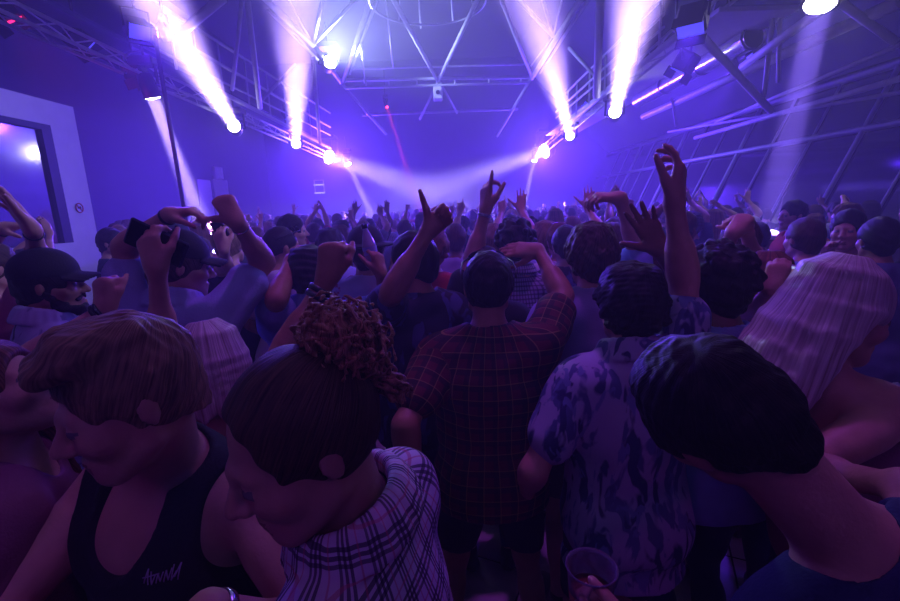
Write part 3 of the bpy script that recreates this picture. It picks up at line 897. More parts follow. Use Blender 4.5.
BN = hero('bun_person', 'person in white plaid shirt with curly bun, bowed in left profile at the front', (302, 440, .55), yaw=75, hyaw=123, pitch=-20, s=.97, neck=(352, 520, .605), lean=(.03, 0.06), build=.85, skn=SKF, h=.005, fine=.0028,
          hair=('slick', HB), top=('shirt', PLAID, dict(collar=True, folds=.003)), arms={'L': dict(wt=(-.22, .2, .02)), 'R': dict(wt=(.2, .25, .05))})
def build_bun(f, org, parent):
    hp, s = f.hp, f.s; g = random.Random(5); c0 = np.array([0, -.098, .098])
    F = Field(*prim_bounds([('c', hp(*c0), hp(*c0), .1 * s, .1 * s)], .0), .0015)
    F.add(('c', hp(*(c0 + [-.008, -.006, 0])), hp(*(c0 + [.01, -.012, -.012])), .041 * s, .038 * s), .01); F.noise(.004, 130, 9)
    for i in range(230):
        ax = nrm(np.array([g.gauss(0, 1) for _ in range(3)])); u = nrm(np.cross(ax, [.3, .2, .9])); v = np.cross(ax, u)
        rr = g.uniform(.034, .054); off = np.array([g.uniform(-.014, .014) for _ in range(3)]) + np.array([0, -.008, -.004]); a0 = g.uniform(0, 6.28); turn = g.uniform(2.2, 4.6); pts = []
        for k in range(12):
            a = a0 + turn * k / 11; q = rr * (1 + .25 * math.sin(3 * a + i)); pts.append(c0 + off + q * (u * math.cos(a) + v * math.sin(a)) + ax * .012 * math.sin(2 * a + i))
        r = g.uniform(.0011, .0025)
        for k in range(11): F.add(('c', hp(*pts[k]), hp(*pts[k + 1]), r * s, r * s * .9), .003)
    for i in range(34):                                           # loose curls hanging down behind the bun
        p = c0 + np.array([g.uniform(-.035, .035), g.uniform(-.05, -.02), g.uniform(-.05, -.02)]); ph = g.uniform(0, 6); r = g.uniform(.002, .0034)
        pts = [p + np.array([.008 * math.cos(ph + k * .9), -.004 * k * (.3 + .1 * (i % 4)) + .008 * math.sin(ph + k * .9), -.0095 * k]) for k in range(10)]
        for k in range(9): F.add(('c', hp(*pts[k]), hp(*pts[k + 1]), r * s, r * s * .9), .002)
    F.noise(.0012, 420, 3)
    finish('hair_bun', F, None, org, [hair_mat('bun', '#7a5233', '#c99a6c', .35)], parent, None, {'flow': flow_attr(f, 60, 8)}, crumbs=False)
build_bun(*[BN[0], BN[2], BN[1]])

KK = hero('bent_man', 'man in navy tee leaning far over, seen from behind with bare neck', (712, 412, .60), yaw=10, hyaw=28, pitch=-8, roll=-42, s=.98, neck=(852, 542, .57), lean=(.16, -.2), skn=SKF, h=.0055, fine=.003,
          hair=('crop', HD), top=('tee', NAVY), arms={'L': dict(e=(755, 760, 'far'), w=(655, 650, 'near'), up=False, d=(-.9, .2, .1), pose='grip'), 'R': dict(wt=(.3, .2, .0))})
DD_ = hero('upturned_woman', 'woman at the left edge, face tilted up, one fist raised beside the bearded man', (0, 392, .86), yaw=-60, hyaw=-80, pitch=28, s=.9, skn=SKF, h=.006, fine=.0035, female=True,
           hair=('long', HR), top=('tee', ROSE), arms={'L': dict(e=(24, 362, 'far'), w=(106, 309, 'near'), pose='fist', d=(.05, 0, 1), n=(.3, .9, 0)), 'R': dict(wt=(.25, .1, 0))})
band(DD_[0], 'L', .9, .025, .01, PLAST, 'bracelet', DD_[1], DD_[2], 2)

# --- second row
C1 = hero('blond_phone', 'blond woman behind the tank-top man, holding a phone up high', (209, 364, 1.22), yaw=35, hyaw=50, pitch=-8, s=.92, female=True, skn=SKF, h=.006, fine=.0035, hair=('bob', HL), top=('strap', WHT),
          arms={'L': dict(e=(164, 330, 'far'), w=(157, 270, 'near'), pose='grip', d=(-.15, 0, 1), n=(.2, .9, 0)), 'R': dict(wt=(.25, .1, 0))})
E1 = hero('beard_cap', 'bearded man in black cap and pale patch-print shirt, facing the right', (51, 284, 1.78), yaw=-35, hyaw=-66, s=1.02, skn=SKT, h=.007, hair=('short', HD), beard=True, top=('shirt', CAPT, dict(collar=True)), cap=dict(m=CAPB),
          arms={'R': dict(e=(95, 380, 'far'), w=(82, 312, 'far'), up=False, pose='relax', d=(-.2, 0, 1))})
H1 = hero('chambray_man', 'man in chambray shirt and dark cap, both arms arched overhead', (181, 266, 1.75), yaw=-5, hyaw=-52, pitch=-8, s=1.02, skn=SKF, h=.0065, hair=('short', HB), top=('shirt', CHAM, dict(collar=True, loose=.012, hem=-.16)), cap=dict(m=CAPB), bottom=('shorts', CHINO),
          arms={'L': dict(e=(124, 246, 'far'), w=(170, 215, 'near'), pose='droop', d=(1, -.1, .15), n=(.1, .1, -1)), 'R': dict(e=(264, 262, 'far'), w=(237, 222, 'near'), pose='thumb', d=(-.45, 0, .9), n=(-.2, 1, 0))})
band(H1[0], 'L', .93, .027, .012, PLAST, 'wrist_watch', H1[1], H1[2]); band(H1[0], 'R', .88, .028, .005, MET, 'bracelet', H1[1], H1[2])
N1 = hero('fist_arm', 'dancer hidden behind the bun, one fist with wide black wristband thrust up', (322, 392, 1.12), yaw=-10, s=.97, skn=SKT, h=.006, hair=('short', HD), top=('tee', BLK),
          arms={'L': dict(e=(286, 340, 'far'), sh=(0, 0, .05), w=(332, 270, 'near'), pose='fist', d=(.25, 0, 1), n=(.3, .9, 0), hs=1.08)})
band(N1[0], 'L', .78, .03, .016, PLAST, 'wristband', N1[1], N1[2], 2)
RR = hero('plaid_man', 'man in dark red plaid shirt and shorts, sunglasses on his head, hand at brow', (488, 287, 1.55), yaw=-2, s=None, skn=SKT, h=.006, fine=.0035, build=1.16, hair=('fade', HD), top=('shirt', REDP, dict(loose=.01, hem=-.12)), bottom=('shorts', CHINO),
          arms={'R': dict(e=(563, 296, 'far'), w=(538, 250, 'far'), pose='flat', d=(-1, .1, .05), n=(-.1, .6, -.5)), 'L': dict(e=(405, 425, 'near'), w=(413, 492, 'far'), up=False, pose='relax')}, legs='wide')
sunglasses_on_head(RR[0], RR[1], RR[2]); band(RR[0], 'L', .9, .028, .014, PLAST, 'wrist_watch', RR[1], RR[2])
Z1 = hero('leaf_man', 'man in blue and white leaf-print shirt, right arm raised straight up', (628, 306, 1.32), yaw=4, s=None, skn=SKF, h=.0055, fine=.0035, hair=('mop', HD), top=('shirt', FLOR, dict(collar=True, loose=.01, hem=-.2)), bottom=('shorts', CHINO),
          arms={'R': dict(e=(684, 264, 'far'), w=(674, 203, 'near'), pose='relax', d=(.12, 0, 1), n=(-.75, .6, 0), hs=1.05), 'L': dict(wt=(-.3, .1, .0))}, seed=4)
Y1 = hero('curly_blue', 'curly-haired man in blue shirt with spread left hand, right of the raised arm', (716, 285, 1.48), yaw=6, s=None, skn=SKD, h=.0065, fine=.004, hair=('curly', HD), top=('tee', DEN, dict(loose=.008)),
          arms={'L': dict(e=(690, 292, 'far'), w=(660, 250, 'near'), pose='open', d=(-.5, 0, .85), n=(0, -1, 0), hs=1.08)}, seed=8)
II = hero('blond_profile', 'woman with long straight blond hair and dusky tank top, looking down', (840, 312, 1.05), yaw=-55, hyaw=-96, pitch=-12, s=None, lean=(.2, .05), female=True, skn=SKF, h=.0055, fine=.003, hair=('long', HL), top=('strap', ROSE),
          arms={'R': dict(e=(800, 468, 'near'), w=(896, 486, 'near'), up=False, pose='relax'), 'L': dict(wt=(-.2, .25, .05))}, seed=2)
JJ = hero('white_strap', 'woman in white strap top cut off by the right edge', (962, 312, 1.22), yaw=25, s=.96, female=True, skn=SKF, h=.008, hair=('long', HB), top=('strap', WHT))
V1 = hero('lilac_tee', 'person with mop of brown hair in lilac tee, behind the leaf-print shirt', (590, 257, 1.85), yaw=3, s=None, skn=SKF, h=.007, fine=.004, hair=('mop', HB), top=('tee', LAV, dict(loose=.01)), bottom=('shorts', KHAKI), seed=6)
P1 = hero('thumb_man', 'dancer in dark leaf-print shirt with a thick arm raised thumb-out', (412, 262, 1.95), yaw=25, hyaw=60, s=None, skn=SKT, h=.0065, hair=('short', HD), top=('shirt', DFLO, dict(loose=.01)),
          arms={'L': dict(e=(392, 292, 'near'), w=(431, 226, 'near'), pose='thumb', d=(.75, 0, .65), n=(0, -1, 0), hs=.98)}, seed=3)
S1 = hero('pointing_arm', 'dancer behind the red plaid man, left arm up with splayed fingers', (484, 272, 2.15), yaw=0, s=.98, skn=SKF, h=.0065, hair=('short', HB), top=('tee', BLK),
          arms={'L': dict(e=(472, 262, 'far'), w=(486, 208, 'near'), pose='claw', d=(.05, 0, 1), n=(.8, .45, 0), hs=1.1)})
band(S1[0], 'L', .9, .027, .006, MET, 'bracelet', S1[1], S1[2], 2)
T1 = hero('fine_check', 'man in fine checked shirt with dark curls, beyond the raised hand', (515, 246, 2.5), s=None, skn=SKF, h=.008, hair=('curly', HD), top=('shirt', GING, dict(collar=True)), seed=12)
U1 = hero('dark_print_back', 'man with cropped dark hair in dark printed shirt, left of the mop-haired person', (565, 245, 2.95), s=None, skn=SKF, h=.008, hair=('crop', HD), top=('shirt', DFLO))
W1 = hero('bent_wrist', 'dancer hidden by the leaf-print man, pale sleeve and hand bent over at wrist', (660, 272, 2.1), s=1.04, skn=SKF, h=.0065, hair=('short', HB), top=('tee', SKY, dict(loose=.012, sleeve=.8)),
          arms={'L': dict(sh=(-.02, 0, .07), e=(641, 243, 'far'), w=(620, 198, 'near'), pose='droop', d=(-1, .1, .1), n=(-.2, .3, -1))})
M1 = hero('denim_shirt', 'person in denim shirt with round dark hair, holding up a clear bottle', (311, 275, 2.05), s=None, skn=SKT, h=.0065, hair=('mop', HD), top=('shirt', DEN, dict(loose=.015, collar=True)),
          arms={'R': dict(e=(386, 306, 'far'), w=(381, 274, 'near'), pose='grip', d=(-.15, .1, 1), n=(-.7, .5, 0)), 'L': dict(e=(276, 300, 'near'), w=(290, 262, 'far'), pose='relax', d=(.6, .5, .5), n=(.3, .8, 0))}, seed=9)
O1 = hero('wide_hat', 'person in wide dark hat and pale printed tee', (367, 252, 2.4), s=None, skn=SKF, h=.008, hair=('short', HD), top=('tee', GRAPH, dict(loose=.01)), cap=dict(m=CAPB, wide=True, name='wide_brimmed_hat'))
Q1 = hero('red_script_tee', 'dancer in red tee with white scrawl on the back, left arm raised', (432, 250, 2.75), yaw=4, s=None, skn=SKF, h=.008, hair=('mop', HR), top=('tee', RED), arms={'L': dict(e=(424, 262, 'far'), w=(428, 228, 'near'), pose='relax', d=(.1, 0, 1))}, female=True)
J1 = hero('left_edge_hands', 'dancer behind the bearded man, both hands brought together overhead', (-8, 268, 2.0), yaw=-20, s=.98, skn=SKF, h=.0065, hair=('short', HB), top=('tee', PINK),
          arms={'R': dict(e=(40, 268, 'near'), w=(33, 230, 'near'), pose='open', d=(-.5, 0, .8), n=(-.5, -.7, 0), hs=1.1), 'L': dict(e=(-24, 262, 'far'), w=(4, 228, 'near'), pose='flat', d=(1, 0, .12), n=(0, .2, -1))})
band(J1[0], 'R', .9, .027, .006, PLAST, 'bracelet', J1[1], J1[2]); band(J1[0], 'L', .9, .027, .006, PLAST, 'bracelet', J1[1], J1[2])
I1 = hero('left_profile', 'man in dark tee standing apart by the white panel, in right profile', (113, 243, 4.0), yaw=-60, hyaw=-82, s=None, skn=SKF, h=.009, hair=('short', HD), top=('tee', NAVY))
H2 = hero('second_cap', 'man in black cap whose crown shows above the chambray man', (173, 244, 2.7), yaw=-40, s=None, skn=SKF, h=.009, hair=('short', HD), top=('tee', GRY), cap=dict(m=CAPN))
K1 = hero('phone_navy', 'man in navy tee holding a dark phone at head height', (230, 244, 3.0), yaw=-5, s=None, skn=SKF, h=.009, hair=('short', HS), top=('tee', NAVY), arms={'L': dict(e=(225, 268, 'near'), w=(224, 250, 'near'), pose='grip', d=(-.2, 0, 1), n=(.1, 1, 0))})
L1 = hero('shades_white_tee', 'man in white tee with sunglasses pushed onto shaved head', (283, 247, 2.8), yaw=-30, hyaw=-50, s=None, skn=SKT, h=.008, hair=('buzz', HD), top=('tee', WHT))
sunglasses_on_head(L1[0], L1[1], L1[2])
L2 = hero('dark_profile', 'dark-haired man in profile just beyond the shaved head', (293, 231, 3.8), yaw=-40, hyaw=-75, s=None, skn=SKF, h=.009, hair=('short', HD), top=('tee', BLK))
BB = hero('hands_on_head', 'person with hands clasped on head, in pale printed tee', (738, 243, 2.35), yaw=-8, s=None, skn=SKF, h=.007, hair=('short', HB), top=('tee', GRAPH),
          arms={'L': dict(e=(716, 268, 'near'), w=(733, 233, 'near'), pose='fist', d=(.6, .2, .7), n=(.1, .5, -.8), hs=.95), 'R': dict(e=(757, 268, 'near'), w=(747, 233, 'near'), pose='fist', d=(-.6, .2, .7), n=(-.1, .5, -.8), hs=.95)})
HH = hero('phone_woman', 'woman with dark hair holding a white phone up beside the long blond hair', (764, 281, 1.85), yaw=-12, s=.95, female=True, skn=SKF, h=.0065, hair=('bob', HR), top=('strap', BLK),
          arms={'L': dict(e=(748, 318, 'near'), w=(770, 290, 'near'), pose='grip', d=(.35, .1, .95), n=(.4, .8, 0))})
FF = hero('smiling_man', 'smiling man in grey tee turned towards the camera', (847, 230, 2.9), yaw=120, hyaw=128, s=None, skn=SKF, h=.007, fine=.005, hair=('short', HD), top=('tee', GRY), arms={'R': dict(e=(836, 290, 'near'), w=(826, 259, 'near'), pose='fist', d=(-.2, 0, 1))})
GG = hero('steel_tee', 'man in steel blue tee with short dark hair, back turned, near the right edge', (877, 240, 2.55), yaw=-12, s=None, skn=SKT, h=.007, hair=('crop', HD), top=('tee', STEEL, dict(loose=.01)))
EE = hero('sky_tee', 'man in light blue tee with short hair, back turned, below the red shirt', (803, 239, 2.7), yaw=4, s=None, skn=SKF, h=.008, hair=('crop', HB), top=('tee', SKY))
DR = hero('red_football', 'man in red football shirt with white crest, looking left', (792, 215, 4.2), yaw=70, hyaw=92, s=None, skn=SKF, h=.008, hair=('short', HD), top=('tee', RED, dict(loose=.01)))
CW = hero('white_cap', 'person in bright white cap and white tee under the falling beam', (771, 242, 4.9), yaw=-5, hyaw=-30, s=None, skn=SKF, h=.009, hair=('short', HB), top=('tee', WHT), cap=dict(m=CAPW))
# ------------------------------------------------------------------ things held
def in_hand(f, sd, fwd=.085, off=.03):
    a = f.arm[sd]; d = nrm(a['d']); n = nrm(a['n'] - d * (a['n'] @ d)); t = np.cross(d, n) if sd == 'R' else np.cross(n, d)
    return a['W'] + d * fwd * a['hs'] + n * off * a['hs'], d, n, t
def oriented(o, loc, x, y, z):
    M = Matrix(((x[0], y[0], z[0], loc[0]), (x[1], y[1], z[1], loc[1]), (x[2], y[2], z[2], loc[2]), (0, 0, 0, 1))); o.matrix_world = M
def phone(key, sd, label, long_dir, face_dir, screen=None, case=PLAST, fwd=.1, off=.032, shift=(0, 0, 0)):
    f = FIGS[key][0]; c, d, n, t = in_hand(f, sd, fwd, off); c = c + np.array(shift)
    z = nrm(long_dir); y = nrm(np.array(face_dir) - z * (np.array(face_dir) @ z)); x = np.cross(y, z)
    o = MB().box((0, 0, 0), (.072, .009, .146), bev=.004).build('smartphone', case); oriented(o, c, x, y, z); tag(o, label, 'phone', 'phones held up')
    MB().box((0, -.0052, 0), (.066, .0012, .134)).build('screen', screen or mat('dark_screen', '#0b0c14', .1), o)
    mb = MB(); mb.lathe([(.005, 0), (.005, .0015)], (.024, .0045, .06), (0, 1, 0), 14); mb.lathe([(.005, 0), (.005, .0015)], (.024, .0045, .046), (0, 1, 0), 14); mb.build('camera_lens', mat('lens_black', '#050508', .1), o)
    return o
SCR = emit('lit_screen', '#b9c4ff', .9)
phone('blond_phone', 'L', 'dark phone held slantwise above the blond woman', (.85, .1, -.5), (0, 1, .1), case=mat('phone_case_navy', '#151833', .4), shift=(0, .0, -.02))
phone('phone_navy', 'L', 'dark phone held up beside the lit head, in front of the navy tee', (-.45, 0, .9), (0, 1, .1))
phone('phone_woman', 'L', 'white phone held upright by the dark-haired woman, next to long blond hair', (.2, 0, 1), (0, 1, .1), screen=SCR, case=mat('phone_case_white', '#dcdbe6', .4), shift=(.03, 0, -.07))
# clear bottle with dark cap
f = FIGS['denim_shirt'][0]; c, d, n, t = in_hand(f, 'R', .08, .04); z = nrm(np.array([-.16, 0, 1])); x = nrm(np.cross([0, 1, 0], z)); y = np.cross(z, x)
m, nt, bs = new_mat('clear_plastic'); bs.inputs['Base Color'].default_value = (.75, .82, 1, 1); bs.inputs['Roughness'].default_value = .2; bs.inputs['Transmission Weight'].default_value = .45; bs.inputs['IOR'].default_value = 1.2
bt = MB().lathe([(.028, 0), (.032, .006), (.033, .05), (.031, .055), (.033, .06), (.033, .1), (.03, .115), (.021, .15), (.0125, .175), (.012, .19)], (0, 0, 0), (0, 0, 1), 28).build('water_bottle', m)
oriented(bt, c - z * .04, x, y, z); tag(bt, 'clear water bottle with dark cap, raised by the denim-shirted person', 'bottle')
MB().lathe([(.0145, .183), (.015, .186), (.015, .203), (.0135, .206)], (0, 0, 0), (0, 0, 1), 24).build('bottle_cap', PLAST, bt)
MB().lathe([(.0335, .06), (.0335, .098)], (0, 0, 0), (0, 0, 1), 28, False).build('paper_label', mat('bottle_label', '#aebdf0', .5), bt)
# plastic cup at the bottom edge, in the bent man's hand
f = FIGS['bent_man'][0]; c, d, n, t = in_hand(f, 'L', .1, .062); cp = P(596, 596, c[1])
m2, nt, bs = new_mat('cup_plastic'); bs.inputs['Base Color'].default_value = (.8, .75, .9, 1); bs.inputs['Roughness'].default_value = .15; bs.inputs['Transmission Weight'].default_value = .8; bs.inputs['IOR'].default_value = 1.15
cu = MB().lathe([(.03, -.11), (.031, -.108), (.041, -.004), (.0435, 0), (.0435, .003), (.041, .003), (.039, -.004), (.029, -.106), (.003, -.107)], (0, 0, 0), (0, 0, 1), 32, False).build('plastic_cup', m2)
cu.location = Vector(c + np.array([0, 0, .05])); tag(cu, 'clear plastic cup at the bottom edge below the leaf-print shirt', 'cup')
MB().lathe([(.033, -.09), (.0375, -.045), (.003, -.045)], (0, 0, 0), (0, 0, 1), 28).build('drink', mat('drink', '#8a4a3a', .1), cu)

# scrawl on the tank top chest and on the red tee's back; crest on the football shirt
def chest_marks(key, lines, name, m, r, back=False, cx=0, cz=.24, w=.09, hh=.05):
    f, b, org = FIGS[key]; sg = -1 if back else 1; mb = MB(); top = [c for c in b.children if c.name.split('.')[0] in ('tee_shirt', 'tank_top', 'shirt')][0]
    bpy.context.view_layer.update(); dg = bpy.context.evaluated_depsgraph_get()
    for l in lines:
        pts = []
        for (u, v), (u2, v2) in zip(l[:-1], l[1:]):
            for q in np.linspace(0, 1, 5): pts.append((u + (u2 - u) * q, v + (v2 - v) * q))
        out = []
        for u, v in pts:
            x = cx + (u - .5) * w * sg * -1 if not back else cx + (u - .5) * w
            p0 = Vector(f.tp(x, sg * .4, cz + (v - .5) * hh) - org); dr = Vector(f.T @ np.array([0, -sg, 0]))
            hit, loc, nn, ii = top.ray_cast(p0, dr)
            if hit: out.append(np.array(loc) + np.array(nn) * r * .4)
        if len(out) > 1: mb.tube(out, r, 5)
    if mb.v: mb.build(name, m, top)
SCR1 = [[(0, .2), (.1, .95), (.13, .1)], [(-.05, .5), (.45, .65)], [(.2, .8), (.24, .1), (.34, .6)], [(.38, .15), (.42, .65), (.5, .2), (.56, .7)], [(.6, .15), (.64, .75), (.72, .2), (.78, .8)], [(.82, .95), (.8, .15), (.92, .6)], [(.88, .3), (1.0, .95), (.97, .1)]]
PALE = mat('print_pale', '#c9c4d8', .7)
chest_marks('tank_man', SCR1, 'chest_print', mat('print_lilac', '#b9b2cc', .7), .0012, cx=-.108, cz=.372, w=.05, hh=.03)
chest_marks('red_script_tee', SCR1, 'back_print', PALE, .004, back=True, cz=.3, w=.24, hh=.12)
chest_marks('red_football', [[(.5, 1), (0, .8), (.1, .2), (.5, 0), (.9, .2), (1, .8), (.5, 1)], [(.3, .6), (.7, .6)], [(.5, .9), (.5, .2)]], 'crest', PALE, .006, cx=.07, cz=.32, w=.06, hh=.07)
# ------------------------------------------------------------------ the hall
def at_x(px, py, X):
    r = ray(px, py); return CAM + r * (X / r[0])

def struct(o, kind='structure'):
    o['kind'] = kind; return o

WALLM = mat('dark_blue_wall', '#3a3d66', .75, var=.08, scale=2)
CEILM = mat('dark_roof_lining', '#23233a', .85, var=.1, scale=1.5)
PANEL = mat('white_panel', '#d8d8e2', .5, var=.04)
TUBE = mat('painted_steel_tube', '#b9bac6', .6, var=.06)
DARKM = mat('dark_steel', '#33343f', .45, metal=.3, var=.1)
BOXM = mat('fixture_black', '#17171c', .45, var=.15)

def floor_mat():
    m, nt, b = new_mat('dance_floor'); N = nt.nodes; L = nt.links
    tc = N.new('ShaderNodeTexCoord'); mp = N.new('ShaderNodeMapping'); mp.inputs['Rotation'].default_value = (0, 0, R(24)); L.new(tc.outputs['Object'], mp.inputs[0])
    br = N.new('ShaderNodeTexBrick'); br.offset = 0; br.inputs['Scale'].default_value = 1.6; br.inputs['Color1'].default_value = srgb('#cdc2bb'); br.inputs['Color2'].default_value = srgb('#bfb3ad')
    br.inputs['Mortar'].default_value = srgb('#2c2628'); br.inputs['Mortar Size'].default_value = .008; br.inputs['Brick Width'].default_value = .8; br.inputs['Row Height'].default_value = .8
    L.new(mp.outputs[0], br.inputs['Vector']); n = N.new('ShaderNodeTexNoise'); n.inputs['Scale'].default_value = 6; L.new(tc.outputs['Object'], n.inputs['Vector'])
    mx = N.new('ShaderNodeMix'); mx.data_type = 'RGBA'; mx.blend_type = 'MULTIPLY'; mx.inputs['Factor'].default_value = .4
    L.new(br.outputs['Color'], mx.inputs['A']); L.new(n.outputs['Color'], mx.inputs['B']); L.new(mx.outputs['Result'], b.inputs['Base Color'])
    rp = N.new('ShaderNodeMapRange'); rp.inputs['To Min'].default_value = .14; rp.inputs['To Max'].default_value = .35; L.new(n.outputs['Fac'], rp.inputs['Value']); L.new(rp.outputs[0], b.inputs['Roughness'])
    return m

XL, XR, YB, YF, ZT = -8.2, 9.2, -4.0, 21.5, 8.2
XG, ZG = 7.0, 2.94                                              # where the glazing's transom runs
TG = math.tan(R(24))
def gx(z): return XG + TG * (z - ZG)
def slab(name, c, size, m): return struct(MB().box(c, size).build(name, m))
slab('floor', ((XL + XR) / 2, (YB + YF) / 2, -.1), (XR - XL + .6, YF - YB + .6, .2), floor_mat())
slab('ceiling', ((XL + XR) / 2, (YB + YF) / 2, ZT + .1), (XR - XL + .6, YF - YB + .6, .2), CEILM)
slab('wall_left', (XL - .1, (YB + YF) / 2, ZT / 2), (.2, YF - YB, ZT), WALLM)
slab('wall_back', ((XL + XR) / 2, YF + .1, ZT / 2), (XR - XL + .4, .2, ZT), WALLM)
slab('wall_front', ((XL + XR) / 2, YB - .1, ZT / 2), (XR - XL + .4, .2, ZT), WALLM)
slab('wall_right', (XR + .1, (YB + YF) / 2, ZT / 2), (.2, YF - YB, ZT), WALLM)
# sloping glazing on the right: a low plinth, dark panes, mullions and a transom
slab('trim_1', (gx(.3) + .05, 8.5, .3), (.3, 25, .6), PANEL)
ztop, zbot = 3.95, .6
def gquad(y0, y1, z0, z1, off=0.0):
    return [(gx(z0) + off, y0, z0), (gx(z0) + off, y1, z0), (gx(z1) + off, y1, z1), (gx(z1) + off, y0, z1)]
GL = mat('night_glass', '#0c0c1c', .12, var=.05)
ys = [3.5 + 1.1 * i for i in range(16)]
for k in range(len(ys) - 1):
    mb = MB()
    a = gquad(ys[k], ys[k + 1], zbot, ztop, .03); b2 = gquad(ys[k], ys[k + 1], zbot, ztop, .06)
    mb._add(a + b2, [(0, 3, 2, 1), (4, 5, 6, 7), (0, 1, 5, 4), (1, 2, 6, 5), (2, 3, 7, 6), (3, 0, 4, 7)])
    struct(mb.build('window_%d' % (k + 2), GL))
MUL = mat('pale_mullion', '#a3a4b4', .5, var=.05)
for k, y in enumerate(ys):
    mb = MB(); w = .085 if k % 3 == 1 else .045
    mb.tube([(gx(zbot), y, zbot), (gx(ztop), y, ztop)], w * .62, 4); struct(mb.build('trim_%d' % (k + 2), MUL))
for k, (z, w) in enumerate(((ZG, .055), (ztop, .075), (zbot, .06))):
    mb = MB(); mb.tube([(gx(z) - .03, 2.5, z), (gx(z) - .03, YF, z)], w, 4); struct(mb.build('trim_%d' % (k + 30), MUL))
# roof lining that climbs from the glazing head to the ceiling, right and left
mb = MB(); mb._add([(gx(ztop) - .05, YB, ztop + .1), (gx(ztop) - .05, YF, ztop + .1), (3.2, YF, ZT), (3.2, YB, ZT), (gx(ztop) + .1, YB, ztop + .25), (gx(ztop) + .1, YF, ztop + .25), (3.35, YF, ZT + .1), (3.35, YB, ZT + .1)],
    [(0, 1, 2, 3), (7, 6, 5, 4), (0, 4, 5, 1), (1, 5, 6, 2), (2, 6, 7, 3), (3, 7, 4, 0)]); struct(mb.build('ceiling_right', CEILM))

# white-framed panel on the left, a bright booth that stands into the hall
c1 = at_x(73, 107, -4.2); yE = c1[1]; zP = c1[2]
mb = MB(); xP = -4.2
w0 = at_x(73.5, 240, xP)[1]; zw1 = at_x(54, 126, xP)[2]; zw0 = at_x(66, 243, xP)[2]
print('panel', yE, zP, 'win', w0, zw0, zw1)
ya = -1.0
for (y0, y1, z0, z1) in ((ya, yE, zw1, zP), (w0, yE, 0, zw1), (ya, w0, 0, zw0)):
    mb.box((xP - .06, (y0 + y1) / 2, (z0 + z1) / 2), (.12, y1 - y0, z1 - z0))
mb.box(((xP - .12 + XL) / 2, yE - .06, zP / 2), (xP - .12 - XL, .12, zP)); mb.box(((xP - .12 + XL) / 2, (ya + yE - .12) / 2, zP - .06), (xP - .12 - XL, yE - .12 - ya, .12))
struct(mb.build('wall_booth', PANEL))
MIR = mat('window_reflecting', '#c3c6dc', .1, metal=1, var=.02)
fr = MB(); dpt = .04
for (y0, y1, z0, z1) in ((w0 - .12, w0, zw0, zw1), (ya, w0 - .12, zw1 - .06, zw1)):
    fr.box((xP - dpt / 2 - .0, (y0 + y1) / 2, (z0 + z1) / 2), (dpt, y1 - y0, z1 - z0))
wf = struct(MB().box((xP - .045, (ya + w0) / 2, (zw0 + zw1) / 2), (.015, w0 - ya, zw1 - zw0)).build('window_1', MIR))
fr.build('window_frame', mat('dark_window_frame', '#262a52', .5, var=.05), wf)
# round prohibition sign on the white frame
sp = at_x(79, 208, xP); e = empty('prohibition_sign', sp); tag(e, 'round red-ringed prohibition sign on the white booth frame', 'sign')
MB().lathe([(.058, 0), (.058, .004)], (0, 0, 0), (1, 0, 0), 32).build('sign_plate', mat('sign_white', '#d9d6e6', .5, var=.03), e)
mb = MB(); rr = [(.006, .05 * math.cos(a), .05 * math.sin(a)) for a in np.linspace(0, 6.283, 41)[:-1]]; mb.tube(rr, .0065, 6, closed=True)
mb.tube([(.006, -.034, .034), (.006, .034, -.034)], .0055, 6); mb.build('ring_and_bar', mat('sign_red', '#c2304c', .5, var=.03), e)
mb = MB(); mb.box((.0065, 0, 0), (.003, .05, .012)); mb.box((.0065, .012, .012), (.003, .014, .012)); mb.build('pictogram', mat('sign_ink', '#2a2438', .5), e)

# pale double door and exit box at the far left corner
for k, (pxa, pxb) in enumerate(((198, 211), (214, 228))):
    ya_, yb_ = at_x(pxa, 200, XL)[1], at_x(pxb, 200, XL)[1]
    zt = at_x((pxa + pxb) / 2, 180, XL)[2]
    d = struct(MB().box((XL + .04, (ya_ + yb_) / 2, zt / 2), (.06, yb_ - ya_, zt), bev=.01).build('door_%d' % (k + 1), mat('pale_door', '#c9cad8', .5, var=.05)))
    MB().box((XL + .09, yb_ - .12 if k == 0 else ya_ + .12, 1.05), (.05, .03, .25), bev=.008).build('door_handle', DARKM, d)
p = at_x(218, 173, XL + .08); e = empty('wall_sign_box', p); tag(e, 'small pale box sign above the far double door', 'sign')
MB().box((0, 0, 0), (.12, .55, .42), bev=.02).build('sign_case', PANEL, e); MB().box((.065, 0, 0), (.012, .46, .33)).build('sign_face', mat('sign_face_pale', '#dfe0f0', .4), e)

# equipment on the back wall
def framed(px0, py0, px1, py1, d, name, label, cat, bars=False):
    a, b = P(px0, py0, d), P(px1, py1, d); c = (a + b) / 2; w = abs(b[0] - a[0]); h = abs(b[2] - a[2]); e = empty(name, c); tag(e, label, cat)
    mb = MB(); t = w * .08
    for sx in (-1, 1): mb.box((sx * (w / 2 - t / 2), 0, 0), (t, .12, h))
    for sz in (-1, 1): mb.box((0, 0, sz * (h / 2 - t / 2)), (w, .12, t))
    mb.build('frame', PANEL, e)
    MB().box((0, .05, 0), (w * .9, .05, h * .9)).build('back_board', DARKM, e)
    if bars:
        for z in (-.48, .12): MB().box((0, -.07, z * h), (w * 1.05, .05, h * .09)).build('light_bar', emit('bar_glow', '#cfd2ff', 1.2), e)
    else:
        MB().box((0, -.03, h * .32), (w * .82, .05, h * .22)).build('head_panel', PANEL, e); MB().lathe([(w * .16, 0), (w * .16, .03)], (0, -.06, h * .32), (0, -1, 0), 20).build('round_badge', DARKM, e)
framed(314, 180, 325, 193, 20.5, 'equipment_rack', 'open rack with two bright bars on the far wall, left of stage', 'rack', True)
